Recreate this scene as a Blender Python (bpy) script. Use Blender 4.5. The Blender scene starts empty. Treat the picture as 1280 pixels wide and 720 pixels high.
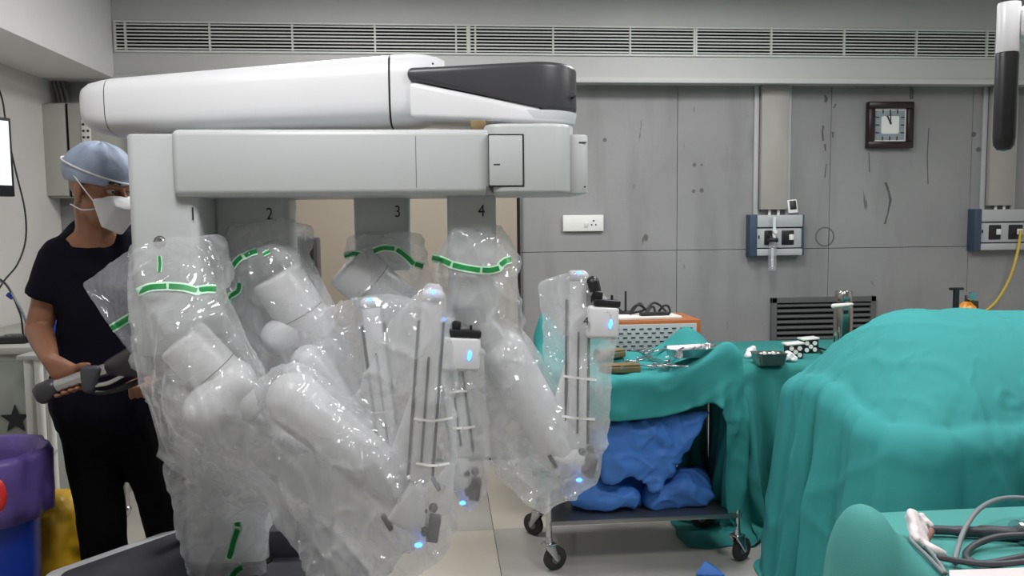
import bpy, bmesh, math, random
import numpy as np
from mathutils import Vector, Matrix, noise
from mathutils.bvhtree import BVHTree

random.seed(7)
noise.seed_set(7)
SC = bpy.context.scene
COL = SC.collection

# ------------------------------------------------------------------ camera
CAM_H = 1.48
FPX = 1000.0                                   # focal length in pixels of a 1280 wide frame
YAW, PITCH, ROLL = math.radians(-5.0), math.radians(4.6), -0.0105
CAM_R = (Matrix.Rotation(YAW, 3, 'Z') @ Matrix.Rotation(math.pi / 2 - PITCH, 3, 'X')
         @ Matrix.Rotation(ROLL, 3, 'Z'))
CAM_P = Vector((0, 0, CAM_H))
cam_data = bpy.data.cameras.new('camera')
cam_data.sensor_width = 36.0
cam_data.lens = FPX / 1280.0 * 36.0
cam_data.clip_start = 0.05
cam = bpy.data.objects.new('camera', cam_data)
cam.matrix_world = Matrix.Translation(CAM_P) @ CAM_R.to_4x4()
COL.objects.link(cam)
SC.camera = cam

# ------------------------------------------------------------------ world, lamps, exposure
SC.view_settings.view_transform = 'Standard'
SC.view_settings.look = 'None'
SC.view_settings.gamma = 1.0
SC.view_settings.use_curve_mapping = False
SC.view_settings.exposure = 0.0
SC.cycles.transparent_max_bounces = 24
world = bpy.data.worlds.new('world')
SC.world = world
world.use_nodes = True
world.node_tree.nodes['Background'].inputs[0].default_value = (0.9, 0.95, 1.0, 1)
world.node_tree.nodes['Background'].inputs[1].default_value = 0.12
CEIL_Z = 2.86
LAMP_SPOTS = [(-2.2, 1.4), (-0.5, 1.4), (1.3, 1.4), (-2.2, 3.5), (-0.4, 3.5), (1.4, 3.5), (3.0, 2.6)]
LAMP_W = 28.0
for lx, ly in LAMP_SPOTS:
    ld = bpy.data.lights.new('ceiling_lamp', 'AREA')
    ld.shape = 'SQUARE'
    ld.size = 0.56
    ld.energy = LAMP_W
    ld.color = (1.0, 0.985, 1.0)
    lo = bpy.data.objects.new('ceiling_lamp', ld)
    lo.location = (lx, ly, CEIL_Z - 0.045)
    COL.objects.link(lo)


def nvec(q):
    """a smooth noise vector, the same on every run"""
    return Vector((noise.noise(q), noise.noise(q + Vector((17.3, 4.1, 9.7))), noise.noise(q + Vector((5.9, 31.4, 2.2)))))


# ------------------------------------------------------------------ pixel <-> place
def ray(px, py):
    return CAM_R @ Vector(((px - 640) / FPX, -(py - 360) / FPX, -1.0))


def P(px, py, Y):
    d = ray(px, py)
    return CAM_P + d * (Y / d.y)


def PZ(px, py, z):
    d = ray(px, py)
    return CAM_P + d * ((z - CAM_H) / d.z)


def PX(px, py, X):
    d = ray(px, py)
    return CAM_P + d * (X / d.x)


# ------------------------------------------------------------------ materials
def lin(c):
    return tuple(((v / 255) / 12.92 if v / 255 <= 0.04045 else ((v / 255 + 0.055) / 1.055) ** 2.4) for v in c) + (1,)


MATS = {}


def mat(name, col, rough=0.5, metal=0.0, var=0.06, scale=6.0, bump=0.0, bscale=60.0, spec=0.5, emit=None, estr=0.0,
        stretch=(1, 1, 1), coat=0.0, sheen=0.0, col2=None, detail=4.0):
    if name in MATS:
        return MATS[name]
    m = bpy.data.materials.new(name)
    m.use_nodes = True
    nt = m.node_tree
    b = nt.nodes['Principled BSDF']
    b.inputs['Roughness'].default_value = rough
    b.inputs['Metallic'].default_value = metal
    b.inputs['Specular IOR Level'].default_value = spec
    b.inputs['Coat Weight'].default_value = coat
    b.inputs['Sheen Weight'].default_value = sheen
    tc = nt.nodes.new('ShaderNodeTexCoord')
    mp = nt.nodes.new('ShaderNodeMapping')
    mp.inputs['Scale'].default_value = stretch
    nt.links.new(tc.outputs['Object'], mp.inputs['Vector'])
    nz = nt.nodes.new('ShaderNodeTexNoise')
    nz.inputs['Scale'].default_value = scale
    nz.inputs['Detail'].default_value = detail
    nt.links.new(mp.outputs[0], nz.inputs['Vector'])
    rp = nt.nodes.new('ShaderNodeValToRGB')
    c1 = lin(col)
    c2 = lin(col2) if col2 else tuple(v * (1 - 2 * var) for v in c1[:3]) + (1,)
    rp.color_ramp.elements[0].position = 0.35
    rp.color_ramp.elements[1].position = 0.65
    rp.color_ramp.elements[0].color = c2
    rp.color_ramp.elements[1].color = c1
    nt.links.new(nz.outputs[0], rp.inputs[0])
    nt.links.new(rp.outputs[0], b.inputs['Base Color'])
    if bump > 0:
        n2 = nt.nodes.new('ShaderNodeTexNoise')
        n2.inputs['Scale'].default_value = bscale
        n2.inputs['Detail'].default_value = 3
        nt.links.new(mp.outputs[0], n2.inputs['Vector'])
        bp = nt.nodes.new('ShaderNodeBump')
        bp.inputs['Strength'].default_value = bump
        bp.inputs['Distance'].default_value = 0.01
        nt.links.new(n2.outputs[0], bp.inputs['Height'])
        nt.links.new(bp.outputs[0], b.inputs['Normal'])
    if emit:
        b.inputs['Emission Color'].default_value = lin(emit)
        b.inputs['Emission Strength'].default_value = estr
    MATS[name] = m
    return m


def concrete(name, base, dark, light):
    """cast concrete boards: clouds, vertical streaks, a few dark pits and pale wipes"""
    m = bpy.data.materials.new(name)
    m.use_nodes = True
    nt = m.node_tree
    N, L = nt.nodes, nt.links
    b = N['Principled BSDF']
    b.inputs['Roughness'].default_value = 0.55
    tc = N.new('ShaderNodeTexCoord')

    def noi(sc, stretch, det, loc=(0, 0, 0), dist=0.0):
        mp = N.new('ShaderNodeMapping')
        mp.inputs['Scale'].default_value = stretch
        mp.inputs['Location'].default_value = loc
        L.new(tc.outputs['Object'], mp.inputs[0])
        n = N.new('ShaderNodeTexNoise')
        n.inputs['Scale'].default_value = sc
        n.inputs['Detail'].default_value = det
        n.inputs['Distortion'].default_value = dist
        L.new(mp.outputs[0], n.inputs['Vector'])
        return n.outputs[0]

    def ramp(src, p0, p1, a, c):
        r = N.new('ShaderNodeValToRGB')
        r.color_ramp.elements[0].position = p0
        r.color_ramp.elements[1].position = p1
        r.color_ramp.elements[0].color = a
        r.color_ramp.elements[1].color = c
        L.new(src, r.inputs[0])
        return r.outputs[0]

    def mix(f, a, c):
        x = N.new('ShaderNodeMix')
        x.data_type = 'RGBA'
        L.new(f, x.inputs[0])
        for s, i in ((a, 6), (c, 7)):
            if isinstance(s, tuple):
                x.inputs[i].default_value = s
            else:
                L.new(s, x.inputs[i])
        return x.outputs[2]
    k = (0, 0, 0, 1)
    w = (1, 1, 1, 1)
    base_c = ramp(noi(1.6, (1, 1, 1), 5), 0.3, 0.7, lin(base), lin(light))
    c = mix(ramp(noi(3.0, (2.2, 1, 0.35), 4, (3, 1, 7)), 0.5, 0.78, k, (0.45, 0.45, 0.45, 1)), base_c, lin(dark))
    c = mix(ramp(noi(1.3, (1.4, 1, 0.9), 6, (8, 2, 1), 1.2), 0.62, 0.7, k, (0.35, 0.35, 0.35, 1)), c, lin(dark))
    c = mix(ramp(noi(5.0, (2.6, 1, 0.7), 6, (1, 5, 2), 0.6), 0.71, 0.75, k, (0.75, 0.75, 0.75, 1)), c, lin((70, 70, 68)))
    c = mix(ramp(noi(2.2, (0.6, 1, 2.4), 6, (4, 9, 5), 0.8), 0.66, 0.74, k, (0.3, 0.3, 0.3, 1)), c, lin((190, 190, 186)))
    L.new(c, b.inputs['Base Color'])
    bp = N.new('ShaderNodeBump')
    bp.inputs['Strength'].default_value = 0.12
    bp.inputs['Distance'].default_value = 0.01
    L.new(noi(30, (1, 1, 1), 4), bp.inputs['Height'])
    L.new(bp.outputs[0], b.inputs['Normal'])
    MATS[name] = m
    return m


def film(name, opac_lo, opac_hi, tint=(236, 238, 240), wr=1.0):
    """thin milky polythene: partly see-through sheet under a crinkled gloss"""
    m = bpy.data.materials.new(name)
    m.use_nodes = True
    nt = m.node_tree
    N, L = nt.nodes, nt.links
    N.remove(N['Principled BSDF'])
    tr = N.new('ShaderNodeBsdfTransparent')
    df = N.new('ShaderNodeBsdfDiffuse')
    tl = N.new('ShaderNodeBsdfTranslucent')
    gl = N.new('ShaderNodeBsdfGlossy')
    df.inputs[0].default_value = lin(tint)
    tl.inputs[0].default_value = lin(tint)
    gl.inputs['Roughness'].default_value = 0.09
    mx0 = N.new('ShaderNodeMixShader')
    mx0.inputs[0].default_value = 0.35
    L.new(df.outputs[0], mx0.inputs[1])
    L.new(tl.outputs[0], mx0.inputs[2])
    tc = N.new('ShaderNodeTexCoord')
    n1 = N.new('ShaderNodeTexNoise')
    n1.inputs['Scale'].default_value = 4.5
    n1.inputs['Detail'].default_value = 2
    n1.inputs['Distortion'].default_value = 1.2
    L.new(tc.outputs['Object'], n1.inputs['Vector'])
    mr = N.new('ShaderNodeMapRange')
    mr.inputs[1].default_value = 0.35
    mr.inputs[2].default_value = 0.7
    mr.inputs[3].default_value = opac_lo
    mr.inputs[4].default_value = opac_hi
    L.new(n1.outputs[0], mr.inputs[0])
    mx = N.new('ShaderNodeMixShader')
    L.new(mr.outputs[0], mx.inputs[0])
    L.new(tr.outputs[0], mx.inputs[1])
    L.new(mx0.outputs[0], mx.inputs[2])
    # crinkle relief, only for the gloss: warped facets with sharp creases between them
    nw = N.new('ShaderNodeTexNoise')
    nw.inputs['Scale'].default_value = 5.0
    nw.inputs['Detail'].default_value = 2
    L.new(tc.outputs['Object'], nw.inputs['Vector'])
    va = N.new('ShaderNodeVectorMath')
    va.operation = 'MULTIPLY_ADD'
    va.inputs[1].default_value = (0.4, 0.4, 0.4)
    L.new(nw.outputs['Color'], va.inputs[0])
    L.new(tc.outputs['Object'], va.inputs[2])
    mp = N.new('ShaderNodeMapping')
    mp.inputs['Scale'].default_value = (1.0, 1.0, 0.4)
    L.new(va.outputs[0], mp.inputs[0])
    vo = N.new('ShaderNodeTexVoronoi')
    vo.feature = 'F1'
    vo.inputs['Scale'].default_value = 20.0
    L.new(mp.outputs[0], vo.inputs['Vector'])
    n2 = N.new('ShaderNodeTexNoise')
    n2.noise_type = 'RIDGED_MULTIFRACTAL'
    n2.inputs['Scale'].default_value = 24.0
    n2.inputs['Detail'].default_value = 2
    n2.inputs['Distortion'].default_value = 0.5
    L.new(mp.outputs[0], n2.inputs['Vector'])
    ad = N.new('ShaderNodeMath')
    ad.operation = 'MULTIPLY_ADD'
    ad.inputs[1].default_value = 0.25
    L.new(n2.outputs[0], ad.inputs[0])
    L.new(vo.outputs['Distance'], ad.inputs[2])
    bp = N.new('ShaderNodeBump')
    bp.inputs['Strength'].default_value = 0.9 * wr
    bp.inputs['Distance'].default_value = 0.022
    L.new(ad.outputs[0], bp.inputs['Height'])
    L.new(bp.outputs[0], gl.inputs['Normal'])
    mx2 = N.new('ShaderNodeMixShader')
    mx2.inputs[0].default_value = 0.09
    L.new(mx.outputs[0], mx2.inputs[1])
    L.new(gl.outputs[0], mx2.inputs[2])
    L.new(mx2.outputs[0], N['Material Output'].inputs[0])
    MATS[name] = m
    return m


# ------------------------------------------------------------------ object helpers
def tag(o, label=None, cat=None, group=None, kind=None):
    if label:
        o['label'] = label
    if cat:
        o['category'] = cat
    if group:
        o['group'] = group
    if kind:
        o['kind'] = kind
    return o


def thing(name, loc, label, cat, group=None):
    o = bpy.data.objects.new(name, None)
    o.location = loc
    o.empty_display_size = 0.1
    COL.objects.link(o)
    return tag(o, label, cat, group)


def link(name, me, parent=None, m=None):
    o = bpy.data.objects.new(name, me)
    COL.objects.link(o)
    if m is not None and len(me.materials) == 0:
        me.materials.append(MATS[m] if isinstance(m, str) else m)
    if parent is not None:
        o.parent = parent
        q = parent
        T = Vector((0, 0, 0))
        while q is not None:
            T += q.location
            q = q.parent
        o.matrix_parent_inverse = Matrix.Translation(-Vector(parent.location)) if parent.type == 'EMPTY' else Matrix.Identity(4)
    return o


class MB:
    """collects shapes (world coordinates), builds them as one mesh object"""

    def __init__(s):
        s.bm = bmesh.new()

    def box(s, c, size, rot=None, bevel=0.0, seg=2):
        t = bmesh.new()
        bmesh.ops.create_cube(t, size=1.0)
        bmesh.ops.scale(t, vec=Vector(size), verts=t.verts)
        if bevel > 0:
            bmesh.ops.bevel(t, geom=list(t.edges), offset=bevel, segments=seg, affect='EDGES', profile=0.5)
        M = Matrix.Translation(Vector(c)) @ (rot.to_4x4() if rot is not None else Matrix.Identity(4))
        bmesh.ops.transform(t, matrix=M, verts=t.verts)
        s._add(t)
        return s

    def box2(s, a, b, bevel=0.0, seg=2):
        a, b = Vector(a), Vector(b)
        return s.box((a + b) / 2, [abs(v) for v in (b - a)], None, bevel, seg)

    def _add(s, t):
        me = bpy.data.meshes.new('tmp')
        t.to_mesh(me)
        s.bm.from_mesh(me)
        bpy.data.meshes.remove(me)
        t.free()

    def cyl(s, p0, p1, r0, r1=None, seg=20, cap=True):
        p0, p1 = Vector(p0), Vector(p1)
        r1 = r0 if r1 is None else r1
        t = bmesh.new()
        d = p1 - p0
        bmesh.ops.create_cone(t, cap_ends=cap, segments=seg, radius1=r0, radius2=r1, depth=d.length)
        M = Matrix.Translation((p0 + p1) / 2) @ d.to_track_quat('Z', 'Y').to_matrix().to_4x4()
        bmesh.ops.transform(t, matrix=M, verts=t.verts)
        s._add(t)
        return s

    def sph(s, c, r, sub=3, rot=None):
        t = bmesh.new()
        bmesh.ops.create_icosphere(t, subdivisions=sub, radius=1.0)
        r = (r, r, r) if isinstance(r, (int, float)) else r
        bmesh.ops.scale(t, vec=Vector(r), verts=t.verts)
        M = Matrix.Translation(Vector(c)) @ (rot.to_4x4() if rot is not None else Matrix.Identity(4))
        bmesh.ops.transform(t, matrix=M, verts=t.verts)
        s._add(t)
        return s

    def hull(s, spheres, sub=2):
        """convex hull of spheres [(Vector, r)...]"""
        t = bmesh.new()
        for c, r in spheres:
            g = bmesh.ops.create_icosphere(t, subdivisions=sub, radius=max(r, 1e-4))
            bmesh.ops.translate(t, vec=Vector(c), verts=g['verts'])
        h = bmesh.ops.convex_hull(t, input=t.verts)
        keep = set(v for f in h['geom'] if isinstance(f, bmesh.types.BMFace) for v in f.verts)
        bmesh.ops.delete(t, geom=[v for v in t.verts if v not in keep], context='VERTS')
        inner = [f for f in h['geom_interior'] if isinstance(f, bmesh.types.BMFace) and f.is_valid]
        if inner:
            bmesh.ops.delete(t, geom=inner, context='FACES')
        bmesh.ops.recalc_face_normals(t, faces=t.faces)
        s._add(t)
        return s

    def caps(s, p0, r0, p1, r1, sub=2):
        return s.hull([(p0, r0), (p1, r1)], sub)

    def lathe(s, prof, c, seg=32, axis=None, wob=None):
        """profile [(r, z)...] turned about z through c"""
        t = bmesh.new()
        rings = []
        for r, z in prof:
            ring = []
            for k in range(seg):
                a = 2 * math.pi * k / seg
                rr = r * (1 + (wob(a, z) if wob else 0))
                ring.append(t.verts.new((rr * math.cos(a), rr * math.sin(a), z)))
            rings.append(ring)
        for a, b in zip(rings, rings[1:]):
            for k in range(seg):
                t.faces.new((a[k], a[(k + 1) % seg], b[(k + 1) % seg], b[k]))
        for ring, flip in ((rings[0], True), (rings[-1], False)):
            if prof[0 if flip else -1][0] > 1e-4 and not wob:
                t.faces.new(ring[::-1] if flip else ring)
        M = Matrix.Translation(Vector(c))
        if axis is not None:
            M = M @ Vector(axis).to_track_quat('Z', 'Y').to_matrix().to_4x4()
        bmesh.ops.transform(t, matrix=M, verts=t.verts)
        s._add(t)
        return s

    def tube(s, pts, r, seg=8, smooth=6, closed=False):
        pts = [Vector(p) for p in pts]
        if smooth:
            out = []
            n = len(pts)
            for i in range(n - 1):
                p0, p1, p2, p3 = pts[max(i - 1, 0)], pts[i], pts[i + 1], pts[min(i + 2, n - 1)]
                for k in range(smooth):
                    u = k / smooth
                    out.append(0.5 * ((2 * p1) + (p2 - p0) * u + (2 * p0 - 5 * p1 + 4 * p2 - p3) * u * u
                                      + (3 * p1 - p0 - 3 * p2 + p3) * u ** 3))
            out.append(pts[-1])
            pts = out
        t = bmesh.new()
        rings = []
        up = Vector((0.13, 0.21, 1)).normalized()
        for i, p in enumerate(pts):
            d = (pts[min(i + 1, len(pts) - 1)] - pts[max(i - 1, 0)])
            d = d.normalized() if d.length > 1e-9 else Vector((0, 0, 1))
            a = d.cross(up)
            a = a.normalized() if a.length > 1e-3 else d.orthogonal().normalized()
            b = d.cross(a)
            up = b if abs(b.dot(up)) > 0.1 and b.dot(up) > 0 else (-b if abs(b.dot(up)) > 0.1 else up)
            rr = r[min(int(i * len(r) / len(pts)), len(r) - 1)] if isinstance(r, (list, tuple)) else r
            rings.append([t.verts.new(p + a * (rr * math.cos(2 * math.pi * k / seg)) + b * (rr * math.sin(2 * math.pi * k / seg)))
                          for k in range(seg)])
        for a, b in zip(rings, rings[1:]):
            for k in range(seg):
                t.faces.new((a[k], a[(k + 1) % seg], b[(k + 1) % seg], b[k]))
        t.faces.new(rings[0][::-1])
        t.faces.new(rings[-1])
        bmesh.ops.recalc_face_normals(t, faces=t.faces)
        s._add(t)
        return s

    def loft(s, rings, cap=True):
        t = bmesh.new()
        R = [[t.verts.new(p) for p in ring] for ring in rings]
        n = len(R[0])
        for a, b in zip(R, R[1:]):
            for k in range(n):
                t.faces.new((a[k], a[(k + 1) % n], b[(k + 1) % n], b[k]))
        if cap:
            t.faces.new(R[0][::-1])
            t.faces.new(R[-1])
        bmesh.ops.recalc_face_normals(t, faces=t.faces)
        s._add(t)
        return s

    def prism(s, outline, z0, z1, bevel=0.0, seg=2, M=None):
        """outline [(x, y)...]; z0 / z1 numbers or functions of (x, y)"""
        t = bmesh.new()
        f0 = z0 if callable(z0) else (lambda x, y: z0)
        f1 = z1 if callable(z1) else (lambda x, y: z1)
        a = [t.verts.new((x, y, f0(x, y))) for x, y in outline]
        b = [t.verts.new((x, y, f1(x, y))) for x, y in outline]
        n = len(outline)
        for k in range(n):
            t.faces.new((a[k], a[(k + 1) % n], b[(k + 1) % n], b[k]))
        lo = t.faces.new(a[::-1])
        hi = t.faces.new(b)
        bmesh.ops.recalc_face_normals(t, faces=t.faces)
        if bevel > 0:
            bmesh.ops.bevel(t, geom=list(set(lo.edges) | set(hi.edges)), offset=bevel, segments=seg, affect='EDGES', profile=0.5)
        if M is not None:
            bmesh.ops.transform(t, matrix=M, verts=t.verts)
        s._add(t)
        return s

    def mesh(s, name, smooth=35):
        me = bpy.data.meshes.new(name)
        s.bm.to_mesh(me)
        s.bm.free()
        if smooth:
            for p in me.polygons:
                p.use_smooth = True
            if smooth < 180:
                me.set_sharp_from_angle(angle=math.radians(smooth))
        return me

    def build(s, name, m, parent=None, smooth=35):
        return link(name, s.mesh(name, smooth), parent, m)


def remeshed(mb, name, voxel, smooth_it=4, factor=0.5):
    """join everything in mb into one continuous skin"""
    me = mb.mesh(name + '_src', 0)
    o = bpy.data.objects.new('tmp', me)
    COL.objects.link(o)
    r = o.modifiers.new('r', 'REMESH')
    r.mode = 'VOXEL'
    r.voxel_size = voxel
    if smooth_it:
        sm = o.modifiers.new('s', 'SMOOTH')
        sm.factor = factor
        sm.iterations = smooth_it
    dg = bpy.context.evaluated_depsgraph_get()
    dg.update()
    out = bpy.data.meshes.new_from_object(o.evaluated_get(dg))
    out.name = name
    out.materials.clear()
    bpy.data.objects.remove(o)
    bpy.data.meshes.remove(me)
    for p in out.polygons:
        p.use_smooth = True
    return out


def displace(me, fn):
    """move every vertex along its normal by fn(co, normal)"""
    ns = [v.normal.copy() for v in me.vertices]
    for v, n in zip(me.vertices, ns):
        v.co = v.co + n * fn(v.co, n)
    me.update()


def tree_of(me):
    return BVHTree.FromPolygons([v.co.copy() for v in me.vertices], [tuple(p.vertices) for p in me.polygons])


def rrect(cx, cy, hx, hy, r, n=5):
    pts = []
    for sx, sy, a0 in ((1, 1, 0), (-1, 1, 90), (-1, -1, 180), (1, -1, 270)):
        for k in range(n + 1):
            a = math.radians(a0 + 90 * k / n)
            pts.append((cx + sx * (hx - r) + r * math.cos(a), cy + sy * (hy - r) + r * math.sin(a)))
    return pts


def text_mesh(txt, size, M, ext=0.0006):
    cu = bpy.data.curves.new('text', 'FONT')
    cu.body = txt
    cu.size = size
    cu.extrude = ext
    cu.align_x = 'CENTER'
    cu.align_y = 'CENTER'
    o = bpy.data.objects.new('tmp', cu)
    COL.objects.link(o)
    dg = bpy.context.evaluated_depsgraph_get()
    dg.update()
    me = bpy.data.meshes.new_from_object(o.evaluated_get(dg))
    bpy.data.objects.remove(o)
    me.transform(M)
    return me


FACE_CAM = Matrix.Rotation(math.pi / 2, 4, 'X')      # flat text turned to face -y


# ------------------------------------------------------------------ cloth: a small position-based solver
def cloth(x0, x1, y0, y1, z, step, sdf, steps=220, iters=14, bend=0.05, jitter=0.006, floor=0.004,
          start=None, fric=0.6, seed=1, damp=0.985, grav=3.5, vmax=1.2, ruffle=None):
    """drop a sheet on a solid given by its distance function; ruffle(gx, gy) widens the weave (x, y) locally"""
    F = np.float32
    nx, ny = int(round((x1 - x0) / step)) + 1, int(round((y1 - y0) / step)) + 1
    gx, gy = np.meshgrid(np.linspace(x0, x1, nx), np.linspace(y0, y1, ny), indexing='ij')
    p = np.stack([gx, gy, np.full_like(gx, z)], -1)
    dx, dy = (x1 - x0) / (nx - 1), (y1 - y0) / (ny - 1)
    if ruffle is not None:
        rx, ry = ruffle(gx, gy)
        rx, ry = np.broadcast_to(rx, gx.shape), np.broadcast_to(ry, gx.shape)
    else:
        rx = ry = np.ones_like(gx)
    LX_ = (dx * 0.5 * (rx[1:] + rx[:-1]))[..., None].astype(F)
    LY_ = (dy * 0.5 * (ry[:, 1:] + ry[:, :-1]))[..., None].astype(F)
    LD_ = np.sqrt((LX_[:, :-1] ** 2 + LY_[:-1] ** 2)).astype(F)
    if start is not None:
        p = start(gx, gy, p)
    rng = np.random.default_rng(seed)
    p = (p + rng.normal(0, jitter, p.shape)).astype(F)
    v = np.zeros_like(p)
    dt = F(1 / 50.0)

    def con(a, b, L, k):
        d = b - a
        l = np.sqrt(np.einsum('ijk,ijk->ij', d, d))[..., None] + F(1e-9)
        d *= (l - L) / l * F(k * 0.5)
        a += d
        b -= d
    e = 0.004
    for it in range(steps):
        v[..., 2] -= F(grav) * dt
        v *= F(damp)
        q = p.copy()
        p = p + v * dt
        for k in range(iters):
            for o in (0, 1):
                n = (nx - o) // 2
                con(p[o:o + 2 * n:2], p[o + 1:o + 1 + 2 * n:2], LX_[o::2][:n], 1.0)
                n = (ny - o) // 2
                con(p[:, o:o + 2 * n:2], p[:, o + 1:o + 1 + 2 * n:2], LY_[:, o::2][:, :n], 1.0)
            if k % 3 == 0:
                for o in (0, 1):
                    n = (nx - o) // 2
                    con(p[o:o + 2 * n:2, :-1], p[o + 1:o + 1 + 2 * n:2, 1:], LD_[o::2][:n], 0.25)
                    con(p[o:o + 2 * n:2, 1:], p[o + 1:o + 1 + 2 * n:2, :-1], LD_[o::2][:n], 0.25)
                if bend > 0:
                    for o in (0, 1, 2, 3):
                        a, b = p[o:nx - 2:4], p[o + 2::4]
                        n = min(len(a), len(b))
                        con(a[:n], b[:n], F(2) * LX_[o::4][:n], bend)
                        a, b = p[:, o:ny - 2:4], p[:, o + 2::4]
                        n = min(a.shape[1], b.shape[1])
                        con(a[:, :n], b[:, :n], F(2) * LY_[:, o::4][:, :n], bend)
            if k % 4 == 3 or k == iters - 1:
                f = p.reshape(-1, 3)
                d = sdf(f)
                m = d < 0.004
                if m.any():
                    s = f[m].astype(np.float64)
                    g = np.stack([sdf(s + np.array(h)) - sdf(s - np.array(h)) for h in ((e, 0, 0), (0, e, 0), (0, 0, e))], -1)
                    g /= np.linalg.norm(g, axis=-1, keepdims=True) + 1e-9
                    ns = s + g * (0.004 - d[m])[:, None]
                    mv = ns - q.reshape(-1, 3)[m]
                    tn = mv - g * np.sum(mv * g, -1, keepdims=True)
                    f[m] = ns - tn * fric
                    p = f.reshape(p.shape)
                np.maximum(p[..., 2], F(floor), out=p[..., 2])
        v = (p - q) / dt
        sp = np.sqrt(np.einsum('ijk,ijk->ij', v, v))[..., None]
        v *= np.minimum(F(1), F(vmax) / (sp + F(1e-9)))
    return p.astype(np.float64)


def grid_normals(p):
    du = np.gradient(p, axis=0)
    dv = np.gradient(p, axis=1)
    n = np.cross(du, dv)
    n /= np.linalg.norm(n, axis=-1, keepdims=True) + 1e-9
    return n


def noise1(x, seed=0.0):
    """smooth one-dimensional noise"""
    return np.array([noise.noise(Vector((float(v), seed, 0.37))) for v in np.ravel(x)]).reshape(np.shape(x))


def pleat(phi, seed):
    """irregular soft pipes with narrow valleys, about -1..1"""
    ph = phi + 1.6 * noise1(phi * 0.33, seed)
    w = np.abs(np.sin(ph * 0.5)) ** 0.7 * 2 - 1.15
    return w * (0.65 + 0.7 * noise1(phi * 0.21 + 5, seed + 3))


def creases(p, seed, sc=5.0, pw=5, stretch=(1, 1, 1)):
    """thin raised crease lines, 0..1"""
    out = np.zeros(p.shape[:2])
    S = Vector(stretch)
    for i in range(p.shape[0]):
        for j in range(p.shape[1]):
            q = Vector((p[i, j, 0] * S.x, p[i, j, 1] * S.y, p[i, j, 2] * S.z)) * sc + Vector((seed, 0, seed))
            q = q + nvec(q * 0.6) * 0.5
            out[i, j] = max(0.0, 1 - 2.2 * abs(noise.noise(q))) ** pw
    return out


def cloth_mesh(p, name, solid=0.0015, sub=1):
    nx, ny = p.shape[:2]
    vs = [tuple(c) for c in p.reshape(-1, 3)]
    fs = [(i * ny + j, (i + 1) * ny + j, (i + 1) * ny + j + 1, i * ny + j + 1) for i in range(nx - 1) for j in range(ny - 1)]
    me = bpy.data.meshes.new(name)
    me.from_pydata(vs, [], fs)
    o = bpy.data.objects.new('tmp', me)
    COL.objects.link(o)
    sm = o.modifiers.new('m', 'SMOOTH')
    sm.factor = 0.4
    sm.iterations = 1
    if sub:
        s = o.modifiers.new('s', 'SUBSURF')
        s.levels = s.render_levels = sub
    if solid:
        s = o.modifiers.new('t', 'SOLIDIFY')
        s.thickness = solid
        s.offset = 1
    dg = bpy.context.evaluated_depsgraph_get()
    dg.update()
    out = bpy.data.meshes.new_from_object(o.evaluated_get(dg))
    out.name = name
    bpy.data.objects.remove(o)
    bpy.data.meshes.remove(me)
    for f in out.polygons:
        f.use_smooth = True
    return out


def sd_box(p, c, h, r=0.0):
    q = np.abs(p - np.array(c)) - (np.array(h) - r)
    return np.linalg.norm(np.maximum(q, 0), axis=-1) + np.minimum(q.max(-1), 0) - r


def sd_caps(p, a, b, r):
    a, b = np.array(a), np.array(b)
    t = np.clip(((p - a) @ (b - a)) / ((b - a) @ (b - a)), 0, 1)
    return np.linalg.norm(p - a - t[:, None] * (b - a), axis=-1) - r


def sd_ell(p, c, r):
    r = np.array(r)
    k0 = np.linalg.norm((p - np.array(c)) / r, axis=-1)
    k1 = np.linalg.norm((p - np.array(c)) / (r * r), axis=-1) + 1e-9
    return k0 * (k0 - 1.0) / k1


def smin(a, b, k):
    h = np.clip(0.5 + 0.5 * (b - a) / k, 0, 1)
    return b * (1 - h) + a * h - k * h * (1 - h)


def rain(me_tree, x, y, z=3.0):
    """height of a surface straight below (x, y)"""
    hit = me_tree.ray_cast(Vector((x, y, z)), Vector((0, 0, -1)))
    return hit[0].z if hit[0] is not None else 0.0
# ================================================================== materials
concrete('concrete', (134, 134, 134), (108, 108, 107), (150, 150, 150))
mat('paint_white', (200, 200, 198), 0.6, var=0.03, scale=2.0)
mat('paint_white_lit', (240, 239, 238), 0.6, var=0.02, scale=2.0)  # same bulkhead paint, with the stronger light on the left in its colour
mat('wall_paint', (216, 213, 208), 0.6, var=0.04, scale=1.5)
mat('ceiling_paint', (200, 202, 198), 0.7, var=0.03)
mat('door_beige', (158, 147, 132), 0.45, var=0.03, scale=2.0)
mat('dark_gap', (38, 38, 40), 0.8, var=0.1)
mat('vinyl', (196, 190, 178), 0.28, var=0.05, scale=1.6, bump=0.03, bscale=40)
mat('slat_white', (214, 216, 212), 0.45, var=0.03)
mat('void_black', (16, 16, 17), 0.9, var=0.1)
mat('robot_white', (214, 215, 217), 0.32, var=0.015, scale=3.0, spec=0.5)
mat('robot_white_shaded', (182, 186, 186), 0.35, var=0.02, scale=3.0)  # white shell greyed; shade of its upright faces is put into the colour
mat('robot_dark', (60, 59, 63), 0.38, var=0.06)
mat('base_dark', (66, 66, 73), 0.55, var=0.08, scale=20)
mat('black_plastic', (28, 28, 31), 0.4, var=0.1)
mat('mark_black', (30, 30, 32), 0.6, var=0.02)
mat('steel', (205, 206, 208), 0.22, metal=1.0, var=0.08, scale=14)
mat('steel_dull', (150, 150, 150), 0.38, metal=0.9, var=0.1)
mat('rail_grey', (52, 53, 57), 0.35, metal=0.3, var=0.1)
mat('led_blue', (60, 120, 255), 0.3, emit=(55, 120, 255), estr=7.0)
mat('tape_green', (26, 138, 70), 0.42, var=0.12, scale=25)
mat('tape_edge', (196, 232, 206), 0.4, var=0.04)
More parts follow.
